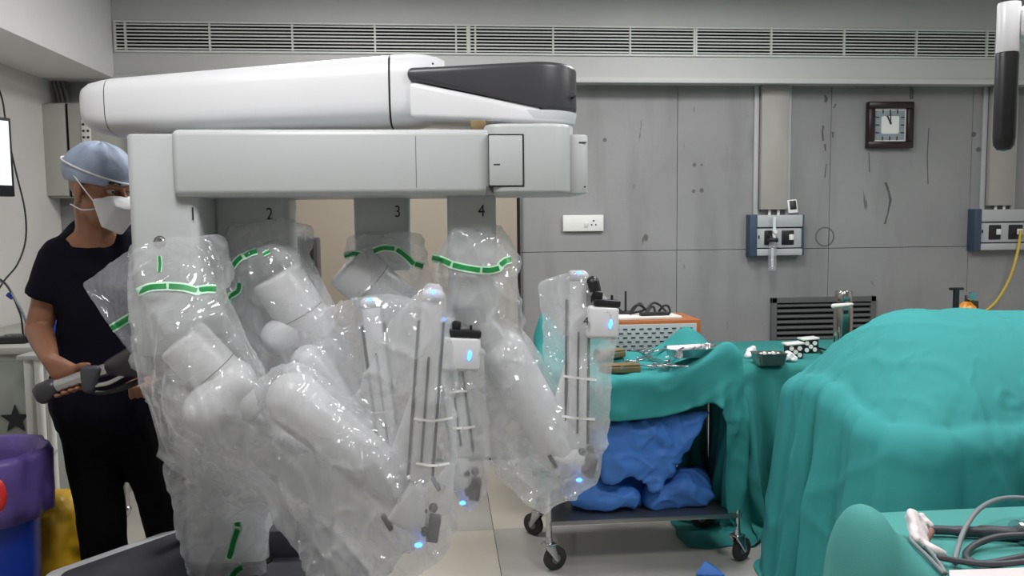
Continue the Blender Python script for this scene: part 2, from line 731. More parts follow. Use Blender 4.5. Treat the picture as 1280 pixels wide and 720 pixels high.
mat('cloth_green', (46, 144, 143), 0.85, var=0.05, scale=3, bump=0.18, bscale=500)
mat('cloth_green_deep', (42, 134, 130), 0.85, var=0.05, scale=3, bump=0.18, bscale=500)
mat('cloth_green_pale', (74, 154, 148), 0.85, var=0.05, scale=4, bump=0.18, bscale=500)
mat('wrap_blue', (74, 134, 220), 0.6, var=0.08, scale=5, bump=0.15, bscale=80)
mat('skin', (150, 104, 78), 0.5, var=0.06, scale=18, bump=0.05, bscale=150)
mat('shirt_navy', (15, 14, 27), 0.9, spec=0.15, var=0.1, scale=8, bump=0.1, bscale=300)
mat('trouser_black', (7, 7, 11), 0.9, spec=0.15, var=0.1, scale=8, bump=0.1, bscale=300)
mat('cap_blue', (158, 172, 194), 0.7, var=0.1, scale=14, bump=0.25, bscale=30)
mat('mask_white', (232, 233, 236), 0.7, var=0.02, bump=0.06, bscale=200)
mat('white_plastic', (228, 228, 224), 0.4, var=0.02)
mat('bin_blue', (28, 62, 168), 0.35, var=0.06)
mat('liner_purple', (104, 84, 158), 0.4, var=0.14, scale=9, bump=0.3, bscale=22)
mat('bag_yellow', (226, 178, 40), 0.4, var=0.1, scale=9, bump=0.3, bscale=22)
mat('red_plastic', (216, 44, 44), 0.4)
mat('orange_wood', (176, 104, 56), 0.45, var=0.1, scale=30, stretch=(1, 8, 8))
mat('device_grey', (176, 186, 188), 0.4, var=0.03)
mat('clock_wood', (36, 17, 22), 0.35, var=0.15, scale=10)
mat('clock_grey', (142, 152, 158), 0.5, var=0.05, scale=30)
mat('duct_beige', (164, 160, 154), 0.4, var=0.02)
mat('panel_grey', (178, 180, 182), 0.4, var=0.03)
mat('panel_blue', (58, 74, 96), 0.5, var=0.05)
mat('vent_grey', (96, 97, 98), 0.5, var=0.06)
mat('cable_black', (30, 30, 32), 0.5, var=0.1)
mat('hose_grey', (70, 72, 78), 0.45, var=0.08)
mat('cable_grey', (128, 134, 138), 0.45, var=0.06)
mat('hose_yellow', (206, 176, 60), 0.5)
mat('cylinder_orange', (226, 142, 30), 0.4)
mat('cabinet_grey', (176, 177, 170), 0.45, var=0.03)
mat('bench_green', (150, 156, 148), 0.5, var=0.05)
mat('case_brown', (132, 112, 74), 0.5, var=0.2, scale=14)
mat('paper', (224, 222, 214), 0.7, var=0.04)
mat('glove', (232, 222, 222), 0.45, var=0.04, bump=0.15, bscale=60)
mat('glove_stain', (168, 118, 102), 0.5, var=0.2, scale=20)
mat('rubber', (52, 50, 50), 0.6, var=0.1)
mat('screen', (225, 232, 238), 0.2, emit=(215, 225, 232), estr=0.75)
mat('cup_steel', (168, 178, 170), 0.25, metal=0.9, var=0.1, scale=12)
mat('flask', (186, 184, 180), 0.2, metal=1.0, var=0.05)
mat('lamp_white', (240, 240, 240), 0.4, emit=(255, 252, 245), estr=3.0)
mat('iris', (40, 26, 20), 0.2)
mat('eye_white_shaded', (160, 148, 142), 0.3)  # whites of the eyes darkened; the face's shade is in this colour
film('film', 0.22, 0.40)
film('film_thin', 0.18, 0.30, tint=(222, 226, 238))
mat('clear_acrylic', (214, 220, 222), 0.15, var=0.02)

mat('flake_back', (84, 84, 82), 0.8)

# ================================================================== the room
WY = 4.95          # back wall
BY = 4.78          # face of the bulkhead over it
BZ = P(700, 101, 4.78).z          # underside of the bulkheads
LX = P(68, 92, 4.95).x         # left wall
RX = 4.4
FY = -2.2          # wall behind the camera


def struct(name, mb, m, parent=None, smooth=35):
    o = mb.build(name, m, parent, smooth)
    if parent is None:
        o['kind'] = 'structure'
    return o


mat('vinyl_grey', (176, 173, 168), 0.28, var=0.05, scale=1.6, bump=0.03, bscale=40)
fl_ = struct('floor', MB().box2((LX, FY, -0.06), (RX, WY + 0.2, -0.0045)), 'vent_grey')
# large floor tiles with fine joints
fs_ = PZ(617, 662, 0.0)
TS = 1.2
rt = random.Random(4)
ix0, ix1 = int(math.floor((LX - fs_.x) / TS)), int(math.ceil((RX - fs_.x) / TS))
iy0, iy1 = int(math.floor((FY - fs_.y) / TS)), int(math.ceil((WY - fs_.y) / TS))
for i in range(ix0, ix1):
    for j in range(iy0, iy1):
        xa_, xb_ = max(fs_.x + i * TS, LX), min(fs_.x + (i + 1) * TS, RX)
        ya_, yb_ = max(fs_.y + j * TS, FY), min(fs_.y + (j + 1) * TS, WY)
        g = 0.0015
        MB().box2((xa_ + g, ya_ + g, -0.006), (xb_ - g, yb_ - g, 0.0), 0.0008, 1).build('floor_tile', 'vinyl_grey' if (i, j) in ((0, -1), (-1, 0)) or rt.random() < 0.25 else 'vinyl', fl_)
struct('ceiling', MB().box2((LX, FY, CEIL_Z), (RX, WY + 0.2, CEIL_Z + 0.08)), 'ceiling_paint')
wb = struct('wall_back', MB().box2((LX - 0.1, WY, 0), (RX, WY + 0.15, CEIL_Z)), 'flake_back')
wl = struct('wall_left', MB().box2((LX - 0.12, FY, 0), (LX, WY, CEIL_Z)), 'wall_paint')
struct('wall_right', MB().box2((RX, FY, 0), (RX + 0.12, WY + 0.2, CEIL_Z)), 'wall_paint')
struct('wall_front', MB().box2((LX - 0.1, FY - 0.12, 0), (RX, FY, CEIL_Z)), 'wall_paint')
# bulkheads carrying the air grilles
struct('trim_1', MB().box2((LX, BY, BZ), (RX, WY, CEIL_Z - 0.0), 0.004), 'paint_white')
LBX = P(143, 95, BY).x
struct('trim_2', MB().box2((LX, FY, BZ), (LBX, BY, CEIL_Z - 0.0), 0.004), 'paint_white_lit')
struct('trim_3', MB().box2((LBX, BY - 0.018, BZ - 0.012), (RX, BY, BZ + 0.02), 0.004), 'paint_white')
struct('baseboard_back', MB().box2((LX, WY - 0.03, 0), (RX, WY - 0.018, 0.07), 0.003), 'dark_gap')
struct('baseboard_left', MB().box2((LX, FY, 0), (LX + 0.012, WY - 0.03, 0.09), 0.003), 'vent_grey')

# concrete boards of the back wall, each a board of its own
SEAM_Z = P(845, 313, WY - 0.02).z
XS = [LX, P(175, 313, WY).x, P(366, 313, WY).x, P(652, 313, WY).x, P(845, 313, WY).x, P(1034, 313, WY).x, P(1208, 313, WY).x, P(1400, 313, WY).x, RX]
for i in range(len(XS) - 1):
    if i == 2:
        continue                                       # the sliding door stands here
    for z0, z1 in ((0.07, SEAM_Z), (SEAM_Z, BZ)):
        g = 0.0014
        MB().box2((XS[i] + g, WY - 0.018, z0 + g), (XS[i + 1] - g, WY, z1 - (g if z1 < BZ else 0)), 0.0015, 1).build('wall_panel', 'concrete', wb)
# drilled plug holes and repair marks in the concrete
for px, py, r in ((868, 206, 2.2), (877, 206, 1.4), (867, 239, 2.2), (877, 238, 2.6), (756, 175, 2.4), (1217, 168, 3.2), (1223, 187, 3.0)):
    c = P(px, py, WY - 0.018)
    MB().cyl(c + Vector((0, 0.004, 0)), c + Vector((0, -0.0015, 0)), r * 0.0052, seg=12).build('plug_hole', 'vent_grey', wb)


def scar(pts, w):
    """a ragged shallow flake in the concrete"""
    a, b = [], []
    for k, (px, py) in enumerate(pts):
        c = P(px, py, WY - 0.018)
        ww = w * (0.35 + 0.65 * abs(math.sin(1.7 * k + px))) * 0.004
        a.append((c.x - ww, c.z))
        b.append((c.x + ww, c.z))
    M_ = Matrix(((1, 0, 0, 0), (0, 0, -1, WY - 0.018), (0, 1, 0, 0), (0, 0, 0, 1)))
    MB().prism(a + b[::-1], -0.002, 0.0008, 0, 1, M_).build('wall_flake', 'flake', wb, 0)


mat('flake', (92, 92, 90), 0.7, var=0.1, scale=30)
for pts, w in (([(1031, 119), (1033, 123), (1032, 128)], 2.6), ([(1045, 130), (1042, 135)], 1.6), ([(1029, 157), (1028, 166), (1029, 176)], 1.6),
               ([(1041, 165), (1041, 172)], 2.0), ([(1031, 180), (1032, 189)], 2.2), ([(1033, 205), (1031, 222)], 1.1),
               ([(1107, 228), (1111, 240), (1113, 250), (1110, 266), (1106, 280)], 2.4), ([(1138, 106), (1140, 114), (1139, 124)], 3.6),
               ([(1161, 160), (1159, 195), (1160, 230)], 0.8), ([(1086, 190), (1087, 215)], 0.8)):
    scar(pts, w)
c = P(1031, 296, WY - 0.0175)
MB().lathe([(0.052, 0), (0.060, 0.002), (0.066, 0.0), ], c, 24, (0, -1, 0)).build('patched_hole', 'vent_grey', wb)

# beige sliding door behind the robot
DZ = 2.14
d1 = struct('door_1', MB().box2((XS[2] + 0.03, WY - 0.035, 0.02), (XS[3] - 0.03, WY, DZ), 0.004), 'door_beige')
MB().box2((XS[2], WY - 0.05, 0.0), (XS[2] + 0.028, WY, DZ + 0.03), 0.003).build('door_frame', 'vent_grey', d1)
MB().box2((XS[3] - 0.012, WY - 0.045, 0.0), (XS[3] - 0.002, WY, DZ + 0.03), 0.002).build('door_frame', 'vent_grey', d1)
MB().box2((XS[2], WY - 0.05, DZ + 0.002), (XS[3], WY, BZ), 0.003).build('door_header', 'duct_beige', d1)
MB().box2((XS[3] - 0.19, WY - 0.062, 0.9), (XS[3] - 0.16, WY - 0.036, 1.25), 0.006).build('door_handle', 'steel', d1)

# ceiling lamp panels (out of the frame, over the area lamps)
for lx, ly in LAMP_SPOTS:
    t = thing('ceiling_light', (lx, ly, CEIL_Z), 'square flush white ceiling light panel over the operating room', 'ceiling light', 'ceiling light panels')
    MB().box2((lx - 0.31, ly - 0.31, CEIL_Z - 0.02), (lx + 0.31, ly + 0.31, CEIL_Z), 0.003).build('frame', 'slat_white', t)
    MB().box2((lx - 0.28, ly - 0.28, CEIL_Z - 0.024), (lx + 0.28, ly + 0.28, CEIL_Z - 0.019)).build('diffuser', 'lamp_white', t)


# long slatted air grilles in the bulkhead
def grille(px0, px1, lbl, muls):
    zt, zb = P(600, 33.5, BY).z, P(600, 66.5, BY).z
    x0, x1 = P(px0, 50, BY).x, P(px1, 50, BY).x
    t = thing('air_grille', ((x0 + x1) / 2, BY, zb), lbl, 'air vent', 'ceiling bulkhead air grilles')
    MB().box2((x0, BY - 0.0015, zb), (x1, BY - 0.0005, zt)).build('backing', 'void_black', t, 0)
    fw = 0.012
    f = MB()
    for a, b in (((x0 - fw, zt), (x1 + fw, zt + fw)), ((x0 - fw, zb - fw), (x1 + fw, zb)), ((x0 - fw, zb), (x0, zt)), ((x1, zb), (x1 + fw, zt))):
        f.box2((a[0], BY - 0.014, a[1]), (b[0], BY, b[1]), 0.002, 1)
    f.build('frame', 'slat_white', t)
    n = 8
    me = MB().box((0, 0, 0), (x1 - x0, 0.012, 0.0078), Matrix.Rotation(math.radians(8), 3, 'X')).mesh('slat', 0)
    for k in range(n):
        o = link('slat', me, t, 'slat_white')
        o.location = ((x0 + x1) / 2, BY - 0.009, zb + (zt - zb) * (k + 0.5) / n)
    for px in muls:
        x = P(px, 50, BY).x
        MB().box2((x - 0.005, BY - 0.020, zb), (x + 0.005, BY - 0.002, zt), 0.001, 1).build('mullion', 'slat_white', t)


grille(146, 583, 'long slatted air grille in the bulkhead above the robot column', (158, 263, 366, 469, 570))
grille(588, 866, 'slatted air grille in the bulkhead above the dark robot pivot cover', (594, 691, 787))
grille(871, 1243, 'long slatted air grille in the bulkhead above the wall clock', (963, 1054, 1144, 1232))

# lower return-air vent
x0, x1 = P(961, 395, WY).x, P(1090, 395, WY).x
zt, zb = P(1025, 371, WY - 0.03).z, P(1025, 371, WY - 0.03).z - 0.46
t = thing('return_air_vent', ((x0 + x1) / 2, WY, zb), 'dark grey louvred vent low on the concrete wall behind the steel flask', 'air vent')
f = MB()
fw = 0.035
yb = WY - 0.018
for a, b in (((x0, zt - fw), (x1, zt)), ((x0, zb), (x1, zb + fw)), ((x0, zb), (x0 + fw, zt)), ((x1 - fw, zb), (x1, zt))):
    f.box2((a[0], yb - 0.03, a[1]), (b[0], yb, b[1]), 0.003, 1)
f.build('frame', 'vent_grey', t)
MB().box2((x0 + fw, yb - 0.003, zb + fw), (x1 - fw, yb - 0.001, zt - fw)).build('backing', 'void_black', t, 0)
me = MB().box((0, 0, 0), (x1 - x0 - 2 * fw, 0.026, 0.008), Matrix.Rotation(math.radians(35), 3, 'X')).mesh('slat', 0)
for k in range(11):
    o = link('slat', me, t, 'vent_grey')
    o.location = ((x0 + x1) / 2, yb - 0.017, zt - fw - 0.016 - k * 0.0355)


# cable ducts and bed-head outlet boxes
def outlet(pxl, pxr, pyt, pyb, dl, dr, dyb, lbl, dlbl, full):
    yf = WY - 0.018
    Y = yf - 0.07
    a, b = P(pxl, pyt, Y), P(pxr, pyb, Y)
    # duct
    l, r = P(dl, dyb, yf - 0.05), P(dr, dyb, yf - 0.05)
    t = thing('cable_duct', ((l.x + r.x) / 2, yf, l.z), dlbl, 'cable duct', 'wall cable ducts')
    MB().box2((l.x, yf - 0.05, l.z), (r.x, yf, BZ), 0.004).build('cover', 'duct_beige', t)
    for x in (l.x - 0.035, r.x + 0.002):
        MB().box2((x, yf - 0.018, l.z - 0.05), (x + 0.03, yf, BZ), 0.003).build('side_channel', 'panel_grey', t)
    for k in range(2):
        x = l.x + (r.x - l.x) * (0.4 + 0.34 * k)
        MB().cyl((x, yf - 0.02, a.z), (x, yf - 0.02, l.z + 0.01), 0.009, seg=10).build('pipe', 'white_plastic', t)
    t = thing('outlet_box', ((a.x + b.x) / 2, yf, b.z), lbl, 'outlet box', 'wall outlet boxes')
    H = a.z - b.z
    W = b.x - a.x
    ew = 0.045
    MB().box2((a.x - 0.002, Y - 0.004, b.z - 0.004), (a.x + ew, yf, a.z + 0.004), 0.004).build('end_cap', 'panel_blue', t)
    MB().box2((b.x, Y - 0.004, b.z), (b.x + 0.008, yf, a.z), 0.002).build('end_cap', 'panel_blue', t)
    for z0, z1, dep in ((0.70, 1.0, 0.0), (0.19, 0.675, 0.012), (0.0, 0.165, 0.0)):
        MB().box2((a.x + ew, Y + dep, b.z + H * z0), (b.x, yf, b.z + H * z1), 0.005).build('rail', 'panel_grey', t)
    MB().box2((a.x + ew, Y + 0.03, b.z + 0.004), (b.x, yf, a.z - 0.004)).build('core', 'void_black', t)
    for u0, u1 in ((0.17, 0.40), (0.55, 0.82)):
        s = MB().box2((a.x + ew + (W - ew) * u0, Y + 0.006, b.z + H * 0.26), (a.x + ew + (W - ew) * u1, Y + 0.014, b.z + H * 0.62), 0.004).build('gas_socket', 'black_plastic', t)
        MB().box2((a.x + ew + (W - ew) * (u0 + u1) / 2 + 0.006, Y - 0.004, b.z + H * 0.38), (a.x + ew + (W - ew) * u1 - 0.006, Y + 0.007, b.z + H * 0.52), 0.003).build('latch', 'white_plastic', s)
    MB().box2((a.x + ew + 0.012, Y + 0.008, b.z + H * 0.42), (a.x + ew + 0.02, Y + 0.013, b.z + H * 0.5)).build('label_mark', 'mark_black', t)
    return t, a, b, Y


t, a, b, Y = outlet(938, 1003, 269, 319, 951, 984, 262, 'grey gas outlet box with flowmeter under a cable duct left of the clock', 'beige wall duct dropping to the outlet box with a flowmeter', True)
# flowmeter hung in the outlet
fx = P(967, 300, Y - 0.03)
fm = thing('oxygen_flowmeter', fx, 'small clear flowmeter with black body plugged into the gas outlet box', 'flowmeter')
MB().box(fx + Vector((-0.005, 0, 0.0)), (0.062, 0.04, 0.028), None, 0.008).build('body', 'black_plastic', fm)
MB().cyl(fx + Vector((-0.012, 0.03, 0.025)), fx + Vector((0, 0, 0.004)), 0.016, 0.014).build('elbow', 'black_plastic', fm)
MB().cyl(fx + Vector((0.003, -0.022, 0.052)), fx + Vector((0.003, -0.005, 0.052)), 0.012).build('knob', 'white_plastic', fm)
MB().cyl(fx + Vector((0.004, 0.0, 0.01)), fx + Vector((0.004, 0.0, 0.145)), 0.011).build('gauge_tube', 'clear_acrylic', fm)
MB().cyl(fx + Vector((-0.006, 0.0, -0.19)), fx + Vector((-0.006, 0.0, -0.012)), 0.026, 0.024).build('bottle', 'film_thin', fm)
MB().cyl(fx + Vector((-0.006, 0.0, -0.17)), fx + Vector((-0.006, 0.0, -0.05)), 0.007).build('stem', 'white_plastic', fm)
# little digital thermometer standing on the box
th = P(990.5, 258, Y + 0.02)
t = thing('digital_thermometer', th - Vector((0, 0, 0.045)), 'small white digital display standing on the outlet box', 'thermometer')
R = Matrix.Rotation(math.radians(-8), 3, 'X') @ Matrix.Rotation(math.radians(-4), 3, 'Y')
MB().box(th, (0.062, 0.016, 0.085), R, 0.005).build('case', 'white_plastic', t)
MB().box(th + Vector((0, -0.009, 0.008)), (0.042, 0.003, 0.055), R, 0.002).build('display', 'black_plastic', t)
t2, a2, b2, Y2 = outlet(1219, 1290, 262, 312, 1236, 1267, 257, 'grey gas outlet box with yellow hose at right of the clock', 'beige wall duct dropping to the outlet box with yellow hose', False)
hz = [P(1276, 288, Y2 - 0.01), P(1272, 315, Y2 - 0.05), P(1262, 348, Y2 - 0.06), P(1245, 377, Y2 - 0.06), P(1222, 398, Y2 - 0.05), P(1200, 430, Y2 - 0.05), P(1190, 500, Y2 - 0.05)]
hs = MB().tube(hz, 0.0085).build('gas_hose', 'hose_yellow')
tag(hs, 'thin yellow gas hose hanging from the wall outlet box', 'hose')

# twin socket plate
a, b = P(704, 269, WY - 0.05), P(755, 289, WY - 0.05)
yb = WY - 0.018
t = thing('wall_socket', ((a.x + b.x) / 2, yb, b.z), 'white switched socket plate on the bare concrete wall', 'socket')
MB().box2((a.x, yb - 0.026, b.z), (b.x, yb, a.z), 0.006).build('plate', 'white_plastic', t)
sw = P(732.5, 281, yb - 0.026)
MB().box(sw + Vector((0, -0.003, 0)), (0.022, 0.01, 0.028), Matrix.Rotation(math.radians(14), 3, 'X'), 0.002).build('switch', 'white_plastic', t)
for px, py, r in ((742, 276, 0.0055), (739.6, 281, 0.0048), (744.8, 281, 0.0048)):
    c = P(px, py, yb - 0.026)
    MB().cyl(c + Vector((0, 0.003, 0)), c + Vector((0, -0.0012, 0)), r, seg=12).build('socket_hole', 'void_black', t)

# wall clock
a, b = P(1085.5, 127, WY - 0.05), P(1140.5, 185, WY - 0.05)
cx, cz = (a.x + b.x) / 2, (a.z + b.z) / 2
hw = (b.x - a.x) / 2
hh = (a.z - b.z) / 2
t = thing('wall_clock', (cx, yb, b.z), 'square dark wooden wall clock with grey face showing eleven', 'clock')
f = MB()
fw = 0.042
for x0, x1, z0, z1 in ((-hw, hw, hh - fw, hh), (-hw, hw, -hh, -hh + fw), (-hw, -hw + fw, -hh + fw, hh - fw), (hw - fw, hw, -hh + fw, hh - fw)):
    f.box2((cx + x0, yb - 0.045, cz + z0), (cx + x1, yb, cz + z1), 0.005)
f.build('frame', 'clock_wood', t)
iw, ih = hw - fw, hh - fw
MB().box2((cx - iw, yb - 0.022, cz - ih), (cx + iw, yb - 0.012, cz + ih)).build('mount', 'white_plastic', t)
q = 0.012
face = MB().box2((cx - iw + q, yb - 0.026, cz - ih + q), (cx + iw - q, yb - 0.02, cz + ih - q)).build('face', 'clock_grey', t)
M = Matrix.Translation((cx, 0, cz)) @ Matrix.Rotation(math.pi / 2, 4, 'X')
MB().prism(rrect(0, 0, iw * 0.54, ih * 0.54, 0.012), -yb + 0 + 0.0, -yb + 0.0, 0, 1) if False else None
MB().prism(rrect(0, 0, iw * 0.54, ih * 0.54, 0.012), -(yb - 0.025), -(yb - 0.030), 0.0, 1, M).build('centre_plate', 'white_plastic', t)
for k in range(12):
    an = math.radians(30 * k)
    dx, dz = math.sin(an), math.cos(an)
    s = 0.77 * iw / max(abs(dx), abs(dz))
    mb = MB().box((cx + dx * s, yb - 0.0268, cz + dz * s), (0.007, 0.002, 0.024), Matrix.Rotation(0 if k % 3 == 0 or abs(dz) > abs(dx) else math.pi / 2, 3, 'Y') if k % 3 else (Matrix.Rotation(an, 3, 'Y')))
    mb.build('hour_mark', 'mark_black', face)
for an, ln, w in ((-2, 0.072, 0.007), (-28, 0.060, 0.009)):
    an = math.radians(an)
    c = Vector((cx + math.sin(an) * ln * 0.36, yb - 0.034, cz + 0.012 + math.cos(an) * ln * 0.36))
    MB().box(c, (w, 0.002, ln), Matrix.Rotation(an, 3, 'Y'), 0.001, 1).build('hand', 'mark_black', t)
MB().cyl((cx, yb - 0.037, cz + 0.012), (cx, yb - 0.03, cz + 0.012), 0.006, seg=12).build('hub', 'mark_black', t)

# grey switch cabinet in the far left corner
a, b = P(53, 128, WY - 0.16), P(89, 247, WY - 0.16)
e = P(150, 245, WY - 0.16)
t = thing('switch_cabinet', ((a.x + e.x) / 2, WY - 0.02, b.z), 'grey steel electrical cabinet in the far left corner behind the person', 'cabinet')
y0 = WY - 0.018
MB().box2((a.x + 0.01, y0 - 0.13, b.z), (e.x, y0, a.z), 0.004).build('body', 'cabinet_grey', t)
dr = MB().box2((a.x, y0 - 0.155, b.z + 0.01), (b.x - 0.008, y0 - 0.134, a.z - 0.01), 0.004).build('door', 'cabinet_grey', t)
MB().box2((b.x + 0.008, y0 - 0.150, b.z + 0.01), (e.x, y0 - 0.134, a.z - 0.01), 0.004).build('door', 'cabinet_grey', t)
MB().box2((b.x - 0.007, y0 - 0.136, b.z + 0.005), (b.x + 0.007, y0 - 0.128, a.z - 0.005)).build('seam', 'void_black', t)
MB().box2((a.x - 0.014, y0 - 0.150, b.z + 0.004), (a.x - 0.002, y0 - 0.02, a.z - 0.004), 0.002).build('side_strip', 'dark_gap', t)
for py in (144, 231):
    c = P(52, py, y0 - 0.15)
    MB().box((c.x - 0.012, y0 - 0.15, c.z), (0.03, 0.02, 0.05), None, 0.004).build('hinge', 'steel_dull', t)
c0 = P(108, 168, y0 - 0.153)
sp = MB().box(c0, (0.05, 0.01, 0.16), None, 0.003).build('switch_plate', 'white_plastic', t)
for k in range(4):
    for s in (-1, 1):
        p = c0 + Vector((0.012 * s, -0.006, 0.055 - 0.036 * k))
        MB().cyl(p, p + Vector((0, -0.003, 0)), 0.007, seg=10).build('socket_hole', 'rubber', sp)
# conduits dropping out of the bulkhead to the cabinet
for k, px in enumerate((68, 73, 79)):
    o = MB().tube([P(px - 2, 88, WY - 0.08), P(px, 104, WY - 0.08), P(px + 4, 118, WY - 0.07), P(px + 6, 129, WY - 0.07)], 0.013).build('conduit_pipe', 'vent_grey')
    tag(o, 'grey conduit pipe dropping from the bulkhead into the corner cabinet', 'conduit', 'conduits above the corner cabinet')
# ================================================================== the surgical robot
rb_loc = PZ(300, 700, 0.0)
robot = thing('surgical_robot', (rb_loc.x, rb_loc.y, 0.0), 'large white four-armed surgical robot cart wheeled by the person', 'surgical robot')

# ---- base: white slab with a dark deck
BH = 0.40
p1, p2 = PZ(50, 716, BH), PZ(262, 643, BH)
p3, p4 = PZ(420, 648, BH), PZ(505, 745, BH)
p5 = PZ(470, 900, BH)
p6 = PZ(140, 900, BH)
cen = sum((Vector(p) for p in (p1, p2, p3, p4, p5, p6)), Vector()) / 6


def inset(pts, f):
    return [(cen.x + (p.x - cen.x) * f, cen.y + (p.y - cen.y) * f) for p in pts]


def rounded(poly, r=0.06, n=5):
    out = []
    m = len(poly)
    for i in range(m):
        a, b, c = Vector(poly[i - 1]), Vector(poly[i]), Vector(poly[(i + 1) % m])
        u, w = (a - b), (c - b)
        rr = min(r, u.length * 0.4, w.length * 0.4)
        s, e = b + u.normalized() * rr, b + w.normalized() * rr
        for k in range(n + 1):
            t_ = k / n
            out.append(tuple((1 - t_) ** 2 * s + 2 * t_ * (1 - t_) * b + t_ * t_ * e))
    return out


poly = [p1, p2, p3, p4, p5, p6]
MB().prism(rounded(inset(poly, 1.0), 0.05), 0.10, BH, 0.02, 3).build('base', 'robot_white', robot)
MB().prism(rounded(inset(poly, 0.905), 0.04), BH - 0.004, BH + 0.004, 0.003, 1).build('base_deck', 'base_dark', robot)
MB().prism(rounded(inset(poly, 0.9), 0.05), 0.03, 0.11, 0.0).build('skirt', 'black_plastic', robot)
for p in (p1, p2, p3, p4, p5, p6):
    c = Vector((cen.x + (p.x - cen.x) * 0.8, cen.y + (p.y - cen.y) * 0.8, 0.05))
    MB().cyl(c + Vector((-0.02, 0, 0)), c + Vector((0.02, 0, 0)), 0.05).build('wheel', 'rubber', robot)

# ---- main column
cl, cr = P(233, 690, 2.55), P(334, 690, 2.55)
Mz = P(233, 168, 2.6).z
mb = MB().prism(rrect((cl.x + cr.x) / 2, 2.66, (cr.x - cl.x) / 2, 0.12, 0.035), BH, Mz + 0.05, 0.0)
mcol = mb.build('main_column', 'robot_white', robot)
MB().prism(rrect((cl.x + cr.x) / 2, 2.66, (cr.x - cl.x) / 2 + 0.012, 0.13, 0.03), BH - 0.002, BH + 0.012, 0.003, 1).build('column_foot_ring', 'void_black', mcol)
mb = MB().prism(rrect(P(385, 340, 2.74).x, 2.76, 0.035, 0.06, 0.02), BH + 0.55, P(385, 296, 2.7).z, 0.012)
mb.build('column_cover', 'robot_dark', mcol)
# housing on the base right of the column
a, b = P(335, 662, 2.62), P(402, 700, 2.62)
MB().box2((a.x, 2.58, BH), (b.x + 0.02, 2.8, a.z + 0.01), 0.012).build('base_housing', 'base_dark', robot)
for i_, px_ in enumerate((224, 226)):
    pass
# rear upright behind the legs of the person
MB().box2((P(223, 620, 2.75).x, 2.72, BH), (P(231, 620, 2.75).x, 2.80, P(225, 560, 2.75).z), 0.006).build('rear_post', 'robot_dark', robot)

# ---- upper boom
YC = 2.52


def ring(px, yt, yb, Y, hd, ex=3.6, n=40):
    t_, b_ = P(px, yt, Y), P(px, yb, Y)
    c = (t_ + b_) / 2
    hz_ = (t_.z - b_.z) / 2
    pts = []
    for k in range(n):
        a = 2 * math.pi * k / n
        ca, sa = math.cos(a), math.sin(a)
        pts.append(Vector((c.x, Y + hd * math.copysign(abs(ca) ** (2 / ex), ca), c.z + hz_ * math.copysign(abs(sa) ** (2 / ex), sa))))
    return pts


secs = [(115, 126, 146, 0.05), (116, 119, 155, 0.085), (120, 113, 163, 0.108), (128, 108, 168, 0.120), (142, 104.5, 171, 0.127), (152, 103, 172, 0.13)]
ub = MB().loft([ring(px, yt, yb, YC, hd) for px, yt, yb, hd in secs]).build('boom_end_cap', 'robot_white', robot)
secs = [(153.2, 102.6, 172, 0.13), (240, 95, 170, 0.134), (330, 87.5, 166, 0.137), (420, 80, 163, 0.139), (489, 74.3, 161, 0.14)]
ubm = MB().loft([ring(px, yt, yb, YC, hd) for px, yt, yb, hd in secs]).build('upper_boom', 'robot_white', robot)
MB().loft([ring(489, 75.5, 160, YC, 0.136), ring(491.5, 75.5, 160, YC, 0.136)]).build('seam_ring', 'dark_gap', ubm)
MB().loft([ring(151.9, 104, 171, YC, 0.128), ring(153.3, 104, 171, YC, 0.128)]).build('seam_ring', 'dark_gap', ubm)
secs = [(491.5, 74.2, 161, 0.14), (515, 72.8, 160.5, 0.14), (532, 73.5, 158, 0.138), (546, 76, 153, 0.13), (556, 80, 146, 0.11)]
MB().loft([ring(px, yt, yb, YC, hd) for px, yt, yb, hd in secs]).build('boom_shroud', 'robot_white', robot)
for px, py in ((519.5, 77.5), (541, 80)):
    c = P(px, py, YC - 0.12)
    MB().cyl(c + Vector((0, -0.006, 0)), c + Vector((0, 0.03, 0)), 0.003, seg=8).build('screw_hole', 'mark_black', ubm)

# ---- dark pivot cover and white cone below it
YF = 2.365
piv = P(666.5, 110, 2.50)
RP = 0.133
xl = P(508, 90, YF).x


def plan(r, xl_, hd, n=20):
    pts = [(xl_ + 0.02, 2.50 + hd), (xl_ + 0.004, 2.50 + hd - 0.006), (xl_, 2.50 + hd - 0.03), (xl_, 2.50 - hd + 0.03), (xl_ + 0.004, 2.50 - hd + 0.006), (xl_ + 0.02, 2.50 - hd)]
    for k in range(n + 1):
        a = -math.pi / 2 + math.pi * k / n
        pts.append((piv.x + r * math.cos(a), 2.50 + r * math.sin(a)))
    return pts


def zline(pa, pb, Y=YF):
    A, B = P(*pa, Y), P(*pb, Y)

    def f(x, y):
        u = (x - A.x) / (B.x - A.x)
        u = min(max(u, 0), 1)
        return A.z + (B.z - A.z) * u
    return f


MB().prism(plan(RP, xl, 0.138), zline((508, 99), (622, 137.5)), zline((508, 84), (640, 75)), 0.016, 4).build('pivot_cover', 'robot_dark', robot)
MB().prism(plan(RP - 0.004, xl + 0.006, 0.134), zline((512, 146), (600, 153)), zline((508, 100), (622, 138.5)), 0.012, 3).build('pivot_cone', 'robot_white', robot)
zt, zm, zb = P(666, 136, YF).z, P(666, 150, YF).z, P(666, 164, YF).z
MB().lathe([(RP + 0.001, zt - 0.002), (RP - 0.003, zm + 0.006), (RP - 0.008, zm), (RP - 0.012, zm - 0.004), (RP - 0.012, zb)], (piv.x, 2.50, 0), 56).build('turntable', 'robot_white', robot)
a, b = P(588, 151, 2.3), P(607, 158, 2.3)
MB().box2((a.x, 2.28, b.z - 0.02), (b.x, 2.33, a.z), 0.004).build('cable_gland', 'case_brown', robot)
c = P(714, 122, 2.42)
